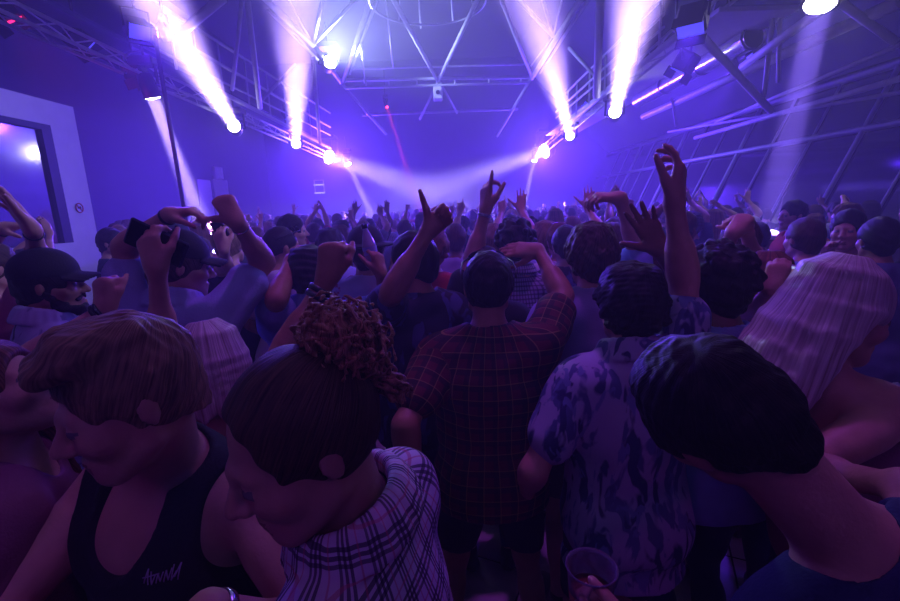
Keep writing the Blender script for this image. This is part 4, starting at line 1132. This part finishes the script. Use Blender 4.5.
framed(617, 165, 633, 183, 20.5, 'wall_monitor', 'square white-framed box on the far wall, right of stage', 'monitor')

# ------------------------------------------------------------------ roof frame
def frame_thing(name, label, cat, tubes, m=TUBE, group=None):
    """tubes: (part name, p, q, radius); one welded frame"""
    c = np.mean([t[1] for t in tubes], 0); e = empty(name, c); tag(e, label, cat, group)
    for pn, p, q, r in tubes:
        mb = MB()
        if isinstance(p, list): mb.tube([np.array(x) - c for x in p], r, 10, closed=(q == 'closed'))
        else: mb.tube([p - c, q - c], r, 10)
        mb.build(pn, m, e)
    return e
T_ = []
def tb(a, b, r=.04, n='strut'): T_.append((n, P(*a), P(*b), r))
tb((341, 80, 14), (532, 77, 14), .045, 'chord'); tb((345, 88, 14), (530, 82.5, 14), .035, 'chord'); tb((352, 69, 14.6), (530, 64, 14.6), .028, 'chord')
for x, a, b in ((366, 80, 88), (389, 79, 87), (417, 79, 86), (455, 79, 85), (489, 78, 84), (521, 77, 83)): tb((x, a, 14), (x, b, 14), .025, 'web')
tb((438, 81, 14), (386, -14, 10.2), .055); tb((438, 81, 14), (484, -14, 10.2), .05)
tb((343, 82, 14), (374, -12, 10.2), .055); tb((350, 74, 13.6), (380, -8, 10.2), .03)
tb((532, 78, 14), (496, -14, 10.2), .045)
tb((532, 78, 14), (590, -16, 9.3), .06); tb((540, 73, 13.6), (592, -6, 9.6), .03)
tb((553, 36, 11.5), (511, -8, 9.4), .042); tb((553, 36, 11.5), (540, -10, 9.6), .035); tb((553, 36, 11.5), (565, -12, 10), .022); tb((553, 36, 11.5), (531, 66, 13.4), .02)
tb((313, 45, 11.5), (256, -10, 9.2), .06); tb((318, 60, 12), (268, 10, 10.2), .03); tb((313, 45, 11.5), (325, -14, 9.6), .04); tb((313, 45, 11.5), (366, -12, 9.8), .04); tb((313, 45, 11.5), (285, -8, 10), .022)
tb((313, 45, 11.5), (341, 82, 14), .06); tb((318, 55, 11.7), (336, 75, 13), .03)
tb((343, 85, 14), (386, 134, 17), .045); tb((530, 80, 14), (497, 136, 17), .045); tb((362, 115, 16), (518, 109, 16), .04, 'chord')
tb((438, 82, 14), (420, 119, 16), .04); tb((440, 82, 14), (457, 113, 16), .035)
tb((313, 58, 11.5), (320, 143, 15), .05, 'post'); tb((361, 43, 12), (365, 83, 14), .025); tb((385, -8, 11), (393, 67, 13.8), .022); tb((418, -10, 11), (421, 28, 12), .02); tb((451, -10, 11), (453, 22, 12), .02)
tb((296, 64, 11), (262, 100, 11), .035); tb((223, -2, 6.6), (178, 35, 7.0), .06); tb((243, -6, 8), (232, 90, 9), .035); tb((246.5, -6, 8), (260, 108, 10), .05); tb((569, 48, 11.5), (597, 78, 10.5), .04)
tb((600.5, -8, 8.8), (596.5, 97, 10), .075, 'post')
T_ = [t for t in T_]
frame_thing('roof_frame', 'pale steel tube roof frame of crossing struts high above the dance floor', 'roof frame', T_)
T_ = []
tb((643, 117, 13), (902, 1, 5.6), .075, 'purlin'); tb((742, 67, 7.6), (832, 2, 6), .06); tb((703, 38, 6.6), (771, 111, 8), .055); tb((831, -4, 6), (895, 42, 6), .05)
tb((695, 138, 12.5), (902, 78, 6.4), .045, 'purlin'); tb((716, 122, 10.5), (902, 44, 6.2), .03, 'purlin'); tb((668, 132, 14), (902, 92, 6.6), .03, 'purlin')
tb((773, 14, 7), (764, 96, 7.6), .035); tb((780, 14, 7), (778, 82, 7.6), .03); tb((672, 98, 11), (676, 126, 11.4), .03); tb((727, 48, 8), (740, 72, 8), .04)
frame_thing('side_roof_frame', 'blue-lit roof frame tubes that slope over the glazing on the right', 'roof frame', T_)
# hanging ring
e = empty('hanging_ring', P(428, 0, 10.5)); c0 = P(428, 0, 10.5); tag(e, 'thin metal ring hung on rods under the roof centre', 'ring')
rr = 52 / 450 * 10.5
MB().tube([(rr * math.cos(a), rr * math.sin(a), -.04) for a in np.linspace(0, 6.283, 65)[:-1]], .022, 8, closed=True).build('hoop', TUBE, e)
for a in (.6, 2.2, 3.9, 5.4): MB().tube([(rr * math.cos(a), rr * math.sin(a), -.04), (rr * .6 * math.cos(a), rr * .6 * math.sin(a), 2.2)], .008, 6).build('hanging_rod', TUBE, e)
# projector box under the middle node
p = P(438, 94, 14.1); e = empty('hung_projector', p); tag(e, 'pale box hung below the crossing of the roof struts', 'projector')
MB().box((0, 0, 0), (.27, .4, .34), bev=.03).build('housing', PANEL, e); MB().tube([(0, 0, .17), (0, 0, .42)], .025, 8).build('hanger', DARKM, e); MB().lathe([(.06, 0), (.055, .05)], (0, -.2, 0), (0, -1, 0), 20).build('lens', PLAST, e)

# ------------------------------------------------------------------ catwalks and lighting trusses, both sides
def ln(X, a, b): return at_x(a[0], a[1], X), at_x(b[0], b[1], X)
T_ = []
for a, b, r in (((150, -1), (330, 113), .028), ((150, 24), (330, 127), .032), ((150, 46), (330, 135), .022), ((205, 84), (330, 148), .045)):
    p, q = ln(-4.3, a, b); T_.append(('rail', p, q, r))
for x in (168, 192, 217, 244, 266, 283, 297, 308): 
    t = (x - 150) / 180; p = at_x(x, -1 + 114 * t, -4.3); q = p.copy(); q[2] = at_x(x, 84 + (x - 205) * .512, -4.3)[2]; T_.append(('post', p, q, .02))
frame_thing('catwalk_railing', 'left catwalk railing of pale tubes running to the stage', 'railing', T_)
T_ = []
for a, b, r in (((664, -3), (566, 93), .026), ((664, 14), (556, 112), .026), ((664, 27), (556, 118), .022), ((704, 14), (560, 130), .05)):
    p, q = ln(3.5, a, b); T_.append(('rail', p, q, r))
for x in (662, 640, 623, 606, 590, 577, 568): 
    t = (x - 664) / -98; p = at_x(x, -3 + 96 * t, 3.5); q = p.copy(); q[2] = at_x(x, 14 + (704 - x) * .8, 3.5)[2]; T_.append(('post', p, q, .02))
frame_thing('catwalk_railing', 'right catwalk railing of pale tubes running to the stage', 'railing', T_)

def box_truss(name, label, X, a, b, w=.26, n=26):
    p, q = ln(X, a, b); e = empty(name, p); tag(e, label, 'truss'); d = q - p
    offs = [(-w / 2, 0, 0), (w / 2, 0, 0), (0, 0, w * .86)]
    for o in offs: MB().tube([np.array(o), d + np.array(o)], .025, 8).build('chord', TUBE, e)
    for i in range(3):
        o1, o2 = np.array(offs[i]), np.array(offs[(i + 1) % 3]); pts = [(o1 if k % 2 == 0 else o2) + d * k / n for k in range(n + 1)]
        MB().tube(pts, .011, 6).build('lattice', TUBE, e)
    return e
box_truss('lighting_truss', 'triangular lighting truss along the left side, hung with lamps', -4.75, (-30, 3), (332, 160))
box_truss('lighting_truss', 'triangular lighting truss along the right side, hung with lamps', 3.75, (740, -12), (545, 150))
# deck of the right catwalk, a pale soffit
p, q = ln(4.3, (760, 8), (560, 138)); L = q[1] - p[1]
o = MB().box((0, L / 2, 0), (1.1, L, .06)).build('walkway_deck', PANEL); o.location = Vector((p + np.array([0, 0, 0]))); tag(o, 'pale underside of the right catwalk deck', 'deck')
p, q = ln(-5.3, (0, 5), (320, 150)); L = q[1] - p[1]
o = MB().box((0, L / 2, .1), (.9, L, .06)).build('walkway_deck', WALLM); o.location = Vector(p); tag(o, 'dark underside of the left catwalk deck', 'deck')
# ventilation duct
p = at_x(755, 36, 4.7); e = empty('ventilation_duct', p); tag(e, 'round metal ventilation duct with dark open end, upper right', 'duct')
MB().lathe([(.17, 0), (.17, 4.2), (.165, 4.2), (.165, 0), (.17, 0)], (0, 0, 0), (0, 1, 0), 28, False).build('pipe', MET, e)
MB().lathe([(.164, .05), (.01, .06)], (0, 0, 0), (0, 1, 0), 28).build('end_disc', BOXM, e)  # black disc set just inside the pipe mouth
for y in (.05, 1.4, 2.8): MB().lathe([(.17, -.02), (.18, -.02), (.18, .02), (.17, .02)], (0, y, 0), (0, 1, 0), 28, False).build('joint_collar', DARKM, e)
for y in (.8, 2.6): MB().tube([(0, y, .17), (0, y, 1.0)], .012, 6).build('hanger', DARKM, e)
# tall pole on the left
p = P(155, 36, 7.2); q = np.array([P(186, 205, 7.2)[0], p[1], 0.0]); mb = MB(); mb.tube([(0, 0, 0), p - q], .03, 12); o = mb.build('pole', DARKM); o.location = Vector(q)
tag(o, 'slim metal pole rising from the floor to the left truss', 'pole'); MB().lathe([(.16, 0), (.16, .02), (.05, .05)], (0, 0, 0), (0, 0, 1), 24).build('base_plate', DARKM, o)
# ------------------------------------------------------------------ the crowd behind them: a few dancers built once, then copied
def proto(arms, hair, female=False, yaw=0, h=.0125, top='tee', cap=None, seed=1, skn=None, hm=None, tm=None, pitch=0):
    f = figure(np.array([0, 0, 1.632]), 1.0, rot_zxy(0, R(pitch), 0), 0, female=female, arms=arms)
    org = np.array([0, 0, 0.0])
    b = build_body(f, h, org, skn or SKF)
    if hair: build_hair(f, hair, hm or HD, .008, org, b, seed)
    build_top(f, top, tm or BLK, .014, org, b, seed=seed, folds=.003)
    build_bottom(f, 'trousers', JEAN, .02, org, b)
    if cap: build_cap(f, CAPB, .007, org, b, **cap)
    return b
UPR = dict(wt=(.24, .2, .88), pose='open', d=('t', .05, .1, 1), n=('t', 0, 1, 0)); UPL = dict(wt=(-.22, .2, .9), pose='open', d=('t', -.05, .1, 1), n=('t', 0, 1, 0))
PROTO = [
    ('arms down', 'short hair', proto({}, 'short')),
    ('arms down', 'long hair', proto({}, 'long', female=True, seed=5)),
    ('arms down', 'thick hair', proto({}, 'mop', seed=3)),
    ('right hand raised', 'short hair', proto({'R': UPR}, 'short', seed=2)),
    ('left fist raised', 'cropped hair', proto({'L': dict(wt=(-.2, .22, .85), pose='fist', n=('t', .4, 1, 0))}, 'crop')),
    ('both hands raised', 'short hair', proto({'R': UPR, 'L': UPL}, 'short', seed=4, pitch=6)),
    ('both hands raised', 'long hair', proto({'R': dict(wt=(.2, .25, .82), pose='relax'), 'L': dict(wt=(-.16, .24, .86), pose='point', n=('t', .2, 1, 0))}, 'long', female=True, seed=6)),
    ('finger pointed up', 'cropped hair', proto({'R': dict(wt=(.2, .24, .84), pose='point', d=('t', 0, .1, 1), n=('t', 0, 1, 0))}, 'crop', seed=7)),
    ('arms down', 'cap', proto({}, 'short', cap={})),
    ('hands meeting overhead', 'thick hair', proto({'R': dict(wt=(.06, .2, .92), pose='flat', d=('t', -.3, 0, 1)), 'L': dict(wt=(-.06, .2, .92), pose='flat', d=('t', .3, 0, 1))}, 'mop', seed=9)),
    ('one hand bent over', 'bob hair', proto({'L': dict(wt=(-.1, .28, .85), pose='droop', d=('t', .6, .3, -.2), n=('t', 0, .2, -1))}, 'bob', female=True, seed=10)),
    ('horns sign raised', 'curly hair', proto({'L': dict(wt=(-.24, .2, .86), pose='horns', d=('t', 0, .1, 1), n=('t', 0, 1, 0))}, 'curly', seed=11)),
]
TOPS = [('black', BLK), ('navy', NAVY), ('white', WHT), ('grey', GRY), ('chambray', CHAM), ('lilac', LAV), ('red', RED), ('steel blue', STEEL), ('rose', PINK), ('checked', GING)]
HAIRC = [HD, HD, HB, HB, HS, HR]; SKINS = [SKF, SKF, SKT, SKP, SKD]

def clone(root, loc, rz, sc, topm, hairm, skm):
    r = root.copy(); COL.objects.link(r); r.location = Vector(loc); r.rotation_euler = (0, 0, rz); r.scale = (sc, sc, sc)
    r.material_slots[0].link = 'OBJECT'; r.material_slots[0].material = skm
    for ch in root.children:
        c = ch.copy(); COL.objects.link(c); c.parent = r
        nm = ch.name.split('.')[0]
        m = hairm if nm == 'hair' else topm if nm in ('tee_shirt', 'strap_top') else None
        if m is not None: c.material_slots[0].link = 'OBJECT'; c.material_slots[0].material = m
    return r

taken = [(f.head[0], f.head[1], .42) for f, b, o in FIGS.values()] + [(f.pel[0], f.pel[1], .4) for f, b, o in FIGS.values()]
for f, b, o in FIGS.values():
    for a in f.arm.values(): taken.append((a['W'][0], a['W'][1], .3))
taken.append((P(155, 36, 7.2)[0], 7.2, .3)); taken += [(P(90, 240, 2.8)[0], 2.8, .65), (P(88, 240, 3.5)[0], 3.5, .55)]; spots = []
# hands that stand out of the middle distance: (wrist pixel, depth, dancer, wrist offset of that dancer)
FIX = [(525, 226, 3.4, 3, .24), (503, 238, 4.2, 11, -.24), (461, 232, 5.0, 11, -.24), (593, 224, 3.2, 3, .24), (572, 236, 4.6, 0, 0), (370, 214, 6.5, 5, 0), (380, 212, 5.6, 7, .2), (318, 212, 7.2, 9, 0), (690, 222, 4.6, 9, 0), (712, 217, 5.4, 6, 0), (752, 214, 6.0, 3, .24),
       (636, 218, 4.0, 7, .2), (430, 226, 4.4, 2, 0), (455, 238, 3.6, 0, 0), (545, 234, 3.4, 2, 0), (612, 243, 3.0, 0, 0), (340, 236, 4.0, 1, 0), (255, 240, 4.6, 4, 0), (330, 245, 3.3, 2, 0), (405, 236, 5.2, 8, 0)]
for px, py, d, k, off in FIX:
    p = P(px, 230, d); spots.append((p[0] - off, d, k, 1.0))
    taken.append((p[0] - off, d, .42))
y = 3.1
while y < 19.3:
    step = .58 + .02 * y
    xmax = min(6.3, 1.02 * y + .5); xmin = -min(7.4, 1.02 * y + .5)
    x = xmin + rng.uniform(0, .4)
    while x < xmax:
        xx, yy = x + rng.uniform(-.16, .16), y + rng.uniform(-.18, .18)
        x += step * rng.uniform(.85, 1.25)
        if xx < -3.75 and yy < 5.9: continue
        if any((xx - a) ** 2 + (yy - b2) ** 2 < (r_ + .08) ** 2 for a, b2, r_ in taken): continue
        taken.append((xx, yy, .4))
        k = rng.choices(range(12), (10, 7, 8, 3, 3, 3, 2, 3, 4, 2, 3, 2) if yy < 7 else (16, 10, 14, 1, 1, 1, .6, 1, 6, .6, 1, .6))[0]
        spots.append((xx, yy, k, None))
    y += .62 + .025 * y
used = [False] * 12; crowd = []
for xx, yy, k, sc in spots:
    fixed = sc is not None; sc = sc or rng.uniform(.93, 1.04)
    tn, tm = rng.choice(TOPS); hm = rng.choice(HAIRC); sm = rng.choice(SKINS)
    rz = rng.uniform(-.06, .06) if fixed else rng.uniform(-.5, .5) if rng.random() < .85 else rng.uniform(-2.2, 2.2)
    o = clone(PROTO[k][2], (xx, yy, 0), rz, sc, tm, hm, sm)
    crowd.append((o, k, tn, sc))
for _, _, b in PROTO:
    for c in list(b.children): bpy.data.objects.remove(c)
    bpy.data.objects.remove(b)

# leave out whoever the picture shows nothing of
bpy.context.view_layer.update(); dg = bpy.context.evaluated_depsgraph_get()
own = {}
for o, *_ in crowd:
    own[o.name] = o.name
    for c in o.children: own[c.name] = o.name
seen = {}
for o, k, tn, sc in crowd:
    hd = np.array(o.matrix_world.translation) + np.array([0, 0, 1.64 * sc]); n = 0
    tg = [hd + np.array([dx, 0, dz]) * sc for dx in (-.075, -.03, .03, .075) for dz in (-.08, -.03, .02, .07, .1)]
    tg += [hd + np.array([dx, 0, dz]) * sc for dx in (-.3, -.2, -.1, 0, .1, .2, .3) for dz in (-.25, .2, .3, .38, .45)]
    for t in tg:
        v = t - CAM; hit, loc, nn, ii, ob, mm = SC.ray_cast(dg, Vector(CAM), Vector(v / np.linalg.norm(v)))
        if hit and own.get(ob.name) == o.name: n += 1
    px, py = to_px(hd)
    seen[o.name] = n if -20 < px < 920 else 0
keep = []
for o, k, tn, sc in crowd:
    if seen[o.name] < 1:
        for c in list(o.children): bpy.data.objects.remove(c)
        bpy.data.objects.remove(o)
    else: keep.append((o, k, tn, sc))
print('crowd', len(crowd), 'kept', len(keep))
# labels: what they wear and do, and whom they stand next to in the picture
MARK = {'beard_cap': 'bearded man', 'chambray_man': 'chambray man', 'plaid_man': 'red plaid man', 'leaf_man': 'leaf-print man', 'curly_blue': 'curly-haired man', 'lilac_tee': 'lilac tee', 'thumb_man': 'raised thumb', 'fine_check': 'fine checked shirt',
        'denim_shirt': 'clear bottle', 'wide_hat': 'wide hat', 'left_profile': 'man by the white panel', 'phone_navy': 'dark phone', 'shades_white_tee': 'shaved head', 'hands_on_head': 'clasped hands', 'smiling_man': 'smiling man', 'steel_tee': 'steel blue tee', 'sky_tee': 'light blue tee',
        'red_football': 'football shirt', 'white_cap': 'white cap', 'red_script_tee': 'red scrawled tee', 'dark_print_back': 'dark printed shirt', 'blond_profile': 'long blond hair', 'pointing_arm': 'splayed fingers'}
mk = [(to_px(FIGS[k][0].head), v) for k, v in MARK.items()]
rows = {}
for o, k, tn, sc in keep:
    hd = np.array(o.location) + np.array([0, 0, 1.64 * sc]); px, py = to_px(hd); d = o.location[1]
    m = min(mk, key=lambda q: abs(q[0][0] - px) + .5 * abs(q[0][1] - py)); side = 'left of' if px < m[0][0] - 6 else 'right of' if px > m[0][0] + 6 else 'beyond'
    dist = 'near' if d < 4.6 else 'hazy' if d < 8.5 else 'far-off' if d < 13 else 'tiny'
    base = (dist, tn, PROTO[k][1], PROTO[k][0], side, m[1])
    rows.setdefault(base, []).append((px, o))
    o['group'] = 'crowd close behind the front dancers' if d < 4.6 else 'crowd in the middle of the hall' if d < 8.5 else 'far crowd toward the stage'
ORD = ['leftmost', 'second from left', 'third from left', 'fourth from left', 'fifth from left', 'sixth from left']
for (dist, tn, hr, ac, side, mk_), L in rows.items():
    L.sort(key=lambda t: t[0])
    for i, (px, o) in enumerate(L):
        tail = ', %s' % ORD[i] if len(L) > 1 else ''
        o['label'] = '%s %s-topped dancer, %s, %s, %s %s%s' % (dist, tn.replace(' ', '-'), hr, ac, side, mk_, tail); o['category'] = 'person'
# ------------------------------------------------------------------ lamps
def spot(name, parent, loc, aim, col, W, deg, blend=.3, rad=.06):
    l = bpy.data.lights.new(name, 'SPOT'); l.energy = W; l.color = col; l.spot_size = R(deg); l.spot_blend = blend; l.shadow_soft_size = rad
    o = bpy.data.objects.new(name, l); COL.objects.link(o); o.parent = parent; o.location = Vector(loc)
    o.rotation_euler = Vector(aim).to_track_quat('-Z', 'Y').to_euler(); return o

def disk(name, parent, loc, aim, col, W, deg, rad):
    l = bpy.data.lights.new(name, 'AREA'); l.shape = 'DISK'; l.size = rad * 2; l.energy = W; l.color = col; l.spread = R(deg)
    o = bpy.data.objects.new(name, l); COL.objects.link(o); o.parent = parent; o.location = Vector(loc)
    o.rotation_euler = Vector(aim).to_track_quat('-Z', 'Y').to_euler(); return o

def frame_of(aim):
    z = nrm(aim); a = np.array([0, 0, 1.0]) if abs(z[2]) < .9 else np.array([0, 1.0, 0]); x = nrm(np.cross(a, z)); return x, np.cross(z, x), z

def moving_head(px, py, d, to, label, col, W, deg, glow, r=.1, group='moving heads on the trusses', glowcol='#e6dcff', hang=.5, blend=.35):
    """a yoke lamp: clamp, base, two yoke arms, round head, bright lens; px is where the lens shows"""
    lens = P(px, py, d); tgt = P(*to); aim = nrm(tgt - lens); e = empty('moving_head_light', lens); tag(e, label, 'stage light', group)
    x, y, z = frame_of(aim); back = -aim * .2
    MB().lathe([(r * .55, -.36), (r * .95, -.33), (r * 1.12, -.2), (r * 1.12, -.03), (r * 1.2, -.02), (r * 1.2, .0), (r * .98, .0)], (0, 0, 0), aim, 28).build('head', BOXM, e)
    MB().lathe([(r * .96, .002), (r * .9, .006), (r * .5, .016), (.004, .02)], (0, 0, 0), aim, 28).build('lens', emit('lens_' + glowcol + str(glow), glowcol, glow), e)
    up = np.array([0, 0, 1.0]); sx = nrm(np.cross(aim, up)) if abs(aim[2]) < .95 else np.array([1.0, 0, 0])
    top = back + up * (r * 2.4)
    for s in (-1, 1): MB().tube([back + sx * s * r * 1.05, back + sx * s * r * 1.5, top + sx * s * r * 1.4], .022, 8).build('yoke_arm', BOXM, e)
    MB().box(top + up * .05, (r * 3.4, r * 2.4, .12), bev=.02).build('base', BOXM, e)
    MB().tube([top + up * .1, top + up * (.1 + hang)], .018, 8).build('clamp', DARKM, e)
    (disk('beam', e, aim * .025, aim, col, W, deg, r * .85) if W < 5000 and deg < 30 else spot('beam', e, aim * .03, aim, col, W, deg, blend, r * .5))
    return e

LAV_ = (.5, .33, 1.0); BLU = (.10, .025, 1.0); WVI = (.46, .33, 1.0)
# beams
HL = [
    ((234, 126, 10.3), (156, 0, 5.6), 'lamp on left truss, nearest, beam thrown up and to the left', LAV_, 190, 8, 60, .13),
    ((296, 144, 14.4), (296, -5, 6), 'lamp on left truss, second from stage, beam thrown straight up', LAV_, 100, 5.2, 60, .13),
    ((615, 112, 10.3), (637, 0, 6.2), 'lamp on right truss, nearest, wide beam thrown upward', LAV_, 190, 9, 60, .13),
    ((570, 136, 14.2), (530, -10, 6), 'lamp on right truss, second from stage, beam leaning up left', LAV_, 100, 5.4, 60, .13),
    ((329, 157, 19.3), (430, 192, 17), 'lamp at stage end of left truss, beam swept toward the centre', WVI, 400, 17, 80, .28),
    ((348, 164, 19.3), (372, 215, 18.5), 'lamp below the stage end of left truss, thin beam dropping to crowd', WVI, 90, 6, 80, .13),
    ((545, 151, 19.0), (425, 192, 17), 'lamp at stage end of right truss, beam swept toward the centre', WVI, 400, 17, 80, .28),
    ((534, 161, 19.0), (522, 215, 18.5), 'small lamp below the stage end of right truss, thin beam dropping to crowd', WVI, 70, 6, 80, .09),
    ((153, 98, 7.6), (207, 235, 8.2), 'round lamp by the slim pole, beam falling onto the crowd', LAV_, 260, 9, 60, .11),
    ((820, 4, 5.7), (766, 236, 4.95), 'round lamp at upper right, beam falling on the white-capped person', (.26, .15, 1), 44, 4.6, 60, .16),
]
for a, t_, lb, c_, W_, dg_, gl_, r_ in HL: moving_head(*a, t_, lb, c_, W_, dg_, gl_, r_, blend=.2 if a[0] == 820 else .7 if dg_ < 10 and W_ > 100000 else .4)
fl = moving_head(330, 62, 12.2, (380, -60, 8), 'white flood lamp at roof frame, left of centre, lighting the haze', (.4, .46, 1.0), 7000, 60, 80, .16, glowcol='#e8f4ff', blend=.8)
spot('fill', fl, (.25, .1, .02), P(450, 55, 12.6) - P(330, 62, 12.2), (.5, .6, 1), 1500, 75, .8, .1)
moving_head(387, 107, 15.5, (413, 190, 14), 'tiny red lamp under the roof frame with a faint red beam', (1, .05, .12), 12, 4, 12, .05, glowcol='#ff3040', hang=.8)
# blue wash lamps, some of them added to fill the haze
def wash(px, py, d, aim, label, col=BLU, W=9000, deg=120, r=.14, glow=1.2, glowcol='#5a50ff'):
    c = P(px, py, d); e = empty('wash_light', c); tag(e, label, 'stage light', 'wash lamps on the trusses'); aim = nrm(aim); x, y, z = frame_of(aim); Mx = np.stack([x, y, z], 1)
    MB().box(-aim * .14, (.3, .24, .26), rot=Mx, bev=.03).build('housing', BOXM, e)
    MB().box(aim * .0, (.26, .2, .012), rot=Mx).build('lens', emit('washlens' + glowcol, glowcol, glow), e)
    for s in (-1, 1): MB().box(y * s * .13 + aim * .05, (.3, .012, .14), rot=Mx).build('barn_door', BOXM, e)
    mb = MB()
    for s in (-1, 1): mb.tube([-aim * .14 + x * s * .16, -aim * .14 + x * s * .17 + np.array([0, 0, .24]), -aim * .14 + np.array([0, 0, .26])], .014, 6)
    mb.tube([-aim * .14 + np.array([0, 0, .25]), -aim * .14 + np.array([0, 0, .7])], .018, 8); mb.build('bracket', DARKM, e)
    if W: spot('wash', e, aim * .06, aim, col, W, deg, 1.0, .12)
    return e
WS = [
    (140, 32, 7.1, (.62, -.6, -.6), 'big dark wash lamp at the upper left, beside a foil-bright bracket', 800), (690, 28, 5.4, (-.35, -.45, -.75), 'dark wash lamp at the upper right catwalk, higher of two', 700),
    (680, 72, 7.0, (-.4, .4, -.9), 'dark wash lamp at the upper right catwalk, lower of two', 0), (87, 48, 7.2, (.4, .7, -.7), 'small dark wash lamp on the left truss, left of the big one', 0),
    (290, 118, 14.6, (.5, -.2, -.8), 'added blue fill lamp on left truss before the stage', 6000), (585, 105, 13, (-.5, -.2, -.8), 'added blue fill lamp on right truss before the stage', 5000),  # pair added to fill the haze with blue
    (338, 160, 19.4, (.12, -1, -.1), 'added blue fill lamp between the two stage-end lamps on the left', 12000), (540, 155, 19.2, (-.1, -1, -.1), 'added blue fill lamp between the two stage-end lamps on the right', 12000),  # backlights added to brighten the stage haze and rim the heads
    (752, 60, 9, (-.8, .2, -.5), 'added blue fill lamp under the right roof tubes', 2200)]  # added blue fill for the right side
for px, py, d, aim, lb, W in WS: wash(px, py, d, aim, lb, W=W, deg=80 if d < 9.5 else 120)
wash(10, 22, 6.2, (.3, .5, -.8), 'wash lamp at the upper left corner with a red edge glow', col=(1, .05, .2), W=60, glow=4, glowcol='#ff2060')
wash(139, 80, 7.6, (.2, .2, -1), 'small wash lamp under the left truss with reddish lens', col=(1, .2, .2), W=12, glow=6, glowcol='#ff8080')
# unseen lamps added to brighten the floor and heads, and the white booth
for p_, aim, col, W, dg_, lb in (((.5, 2.3, 6.3), (0, .05, -1), (.42, .06, 1), 420, 62, 'unseen violet fill lamp added straight above the leaf-print shirt'), ((3.7, 2.6, 5.4), (-7.9, .4, -3.2), (.34, .3, 1), 1500, 44, 'unseen blue fill lamp added over the right side, turned to the white booth')):
    e = empty('wash_light', p_); tag(e, lb, 'stage light', 'wash lamps on the trusses'); aim = nrm(aim); x, y, z = frame_of(aim); Mx = np.stack([x, y, z], 1)
    MB().box(-aim * .14, (.3, .24, .26), rot=Mx, bev=.03).build('housing', BOXM, e); MB().box(aim * 0, (.26, .2, .012), rot=Mx).build('lens', emit('washlens2', '#8a60ff', 3), e)
    MB().tube([-aim * .14 + np.array([0, 0, .1]), np.array([0, 0, 7.5 - p_[2]])], .018, 8).build('bracket', DARKM, e); spot('wash', e, aim * .06, aim, col, W, dg_, 1.0, .12)
# a lamp wrapped in clear film beside the big dark one
p = P(164, 26, 6.9); e = empty('wrapped_lamp', p); tag(e, 'lamp wrapped in crinkled clear film at the upper left, beside the dark wash lamp', 'stage light')
F = Field((-.14, -.14, -.2), (.14, .14, .2), .01); F.add(('c', (0, 0, -.1), (0, 0, .08), .1, .07), 0); F.noise(.012, 70, 8); V_, Q_ = F.mesh()
o = link('film', mesh_np('film', V_, Q_), e, mat('crinkled_film', '#c8cad8', .18, metal=.6, var=.1))
MB().tube([(0, 0, .12), (0, 0, .6)], .02, 8).build('hanger', DARKM, e); MB().lathe([(.05, -.12), (.075, 0), (.05, .14)], (0, 0, 0), (0, 0, 1), 20).build('lamp_body', BOXM, e)
# unseen pink fill lamps added behind the camera to lift the foreground
for p_, aim, col, W, lb in (((-2.6, -2.2, 4.4), (.5, .9, -.75), (.5, .004, .9), 28, 'added pink fill lamp over the back of the hall, left'), ((2.8, -2.2, 4.4), (-.5, .9, -.75), (.6, .004, .8), 25, 'added pink fill lamp over the back of the hall, right')):
    q = to_px(np.array(p_))
    e = empty('wash_light', p_); tag(e, lb, 'stage light', 'added pink fill lamps at the back'); aim = nrm(aim); x, y, z = frame_of(aim); Mx = np.stack([x, y, z], 1)
    MB().box(-aim * .14, (.3, .24, .26), rot=Mx, bev=.03).build('housing', BOXM, e); MB().box(aim * 0, (.26, .2, .012), rot=Mx).build('lens', emit('fill_lens_pink', '#ff40c0', 4), e)
    MB().tube([-aim * .14 + np.array([0, 0, .1]), -aim * .14 + np.array([0, 0, 3.8 + .0])], .018, 8).build('bracket', DARKM, e)
    spot('wash', e, aim * .06, aim, col, W, 130, 1.0, .15)
HAZE = .027
w = bpy.data.worlds.new('haze_world'); SC.world = w; w.use_nodes = True; nt = w.node_tree
nt.nodes['Background'].inputs[0].default_value = (0, 0, 0, 1)
vs = nt.nodes.new('ShaderNodeVolumeScatter'); vs.inputs['Density'].default_value = HAZE; vs.inputs['Anisotropy'].default_value = .35
nt.links.new(vs.outputs[0], nt.nodes['World Output'].inputs['Volume'])
SC.cycles.volume_bounces = 0; SC.cycles.max_bounces = 5; SC.cycles.diffuse_bounces = 1; SC.cycles.use_denoising = True; SC.cycles.sample_clamp_indirect = 4
SC.cycles.caustics_reflective = False; SC.cycles.caustics_refractive = False
SC.view_settings.exposure = -0.25
cam = bpy.data.objects.new('camera', bpy.data.cameras.new('camera')); COL.objects.link(cam); SC.camera = cam
cam.data.sensor_width = 36; cam.data.lens = 18.0; cam.data.clip_start = .03; cam.data.clip_end = 100
M = Matrix(((_r[0], _u[0], -_f[0], 0), (_r[1], _u[1], -_f[1], 0), (_r[2], _u[2], -_f[2], 0), (0, 0, 0, 1)))
M.translation = Vector(CAM); cam.matrix_world = M
SC.view_settings.view_transform = 'Standard'; SC.view_settings.look = 'None'; SC.view_settings.gamma = 1.0; SC.view_settings.use_curve_mapping = False
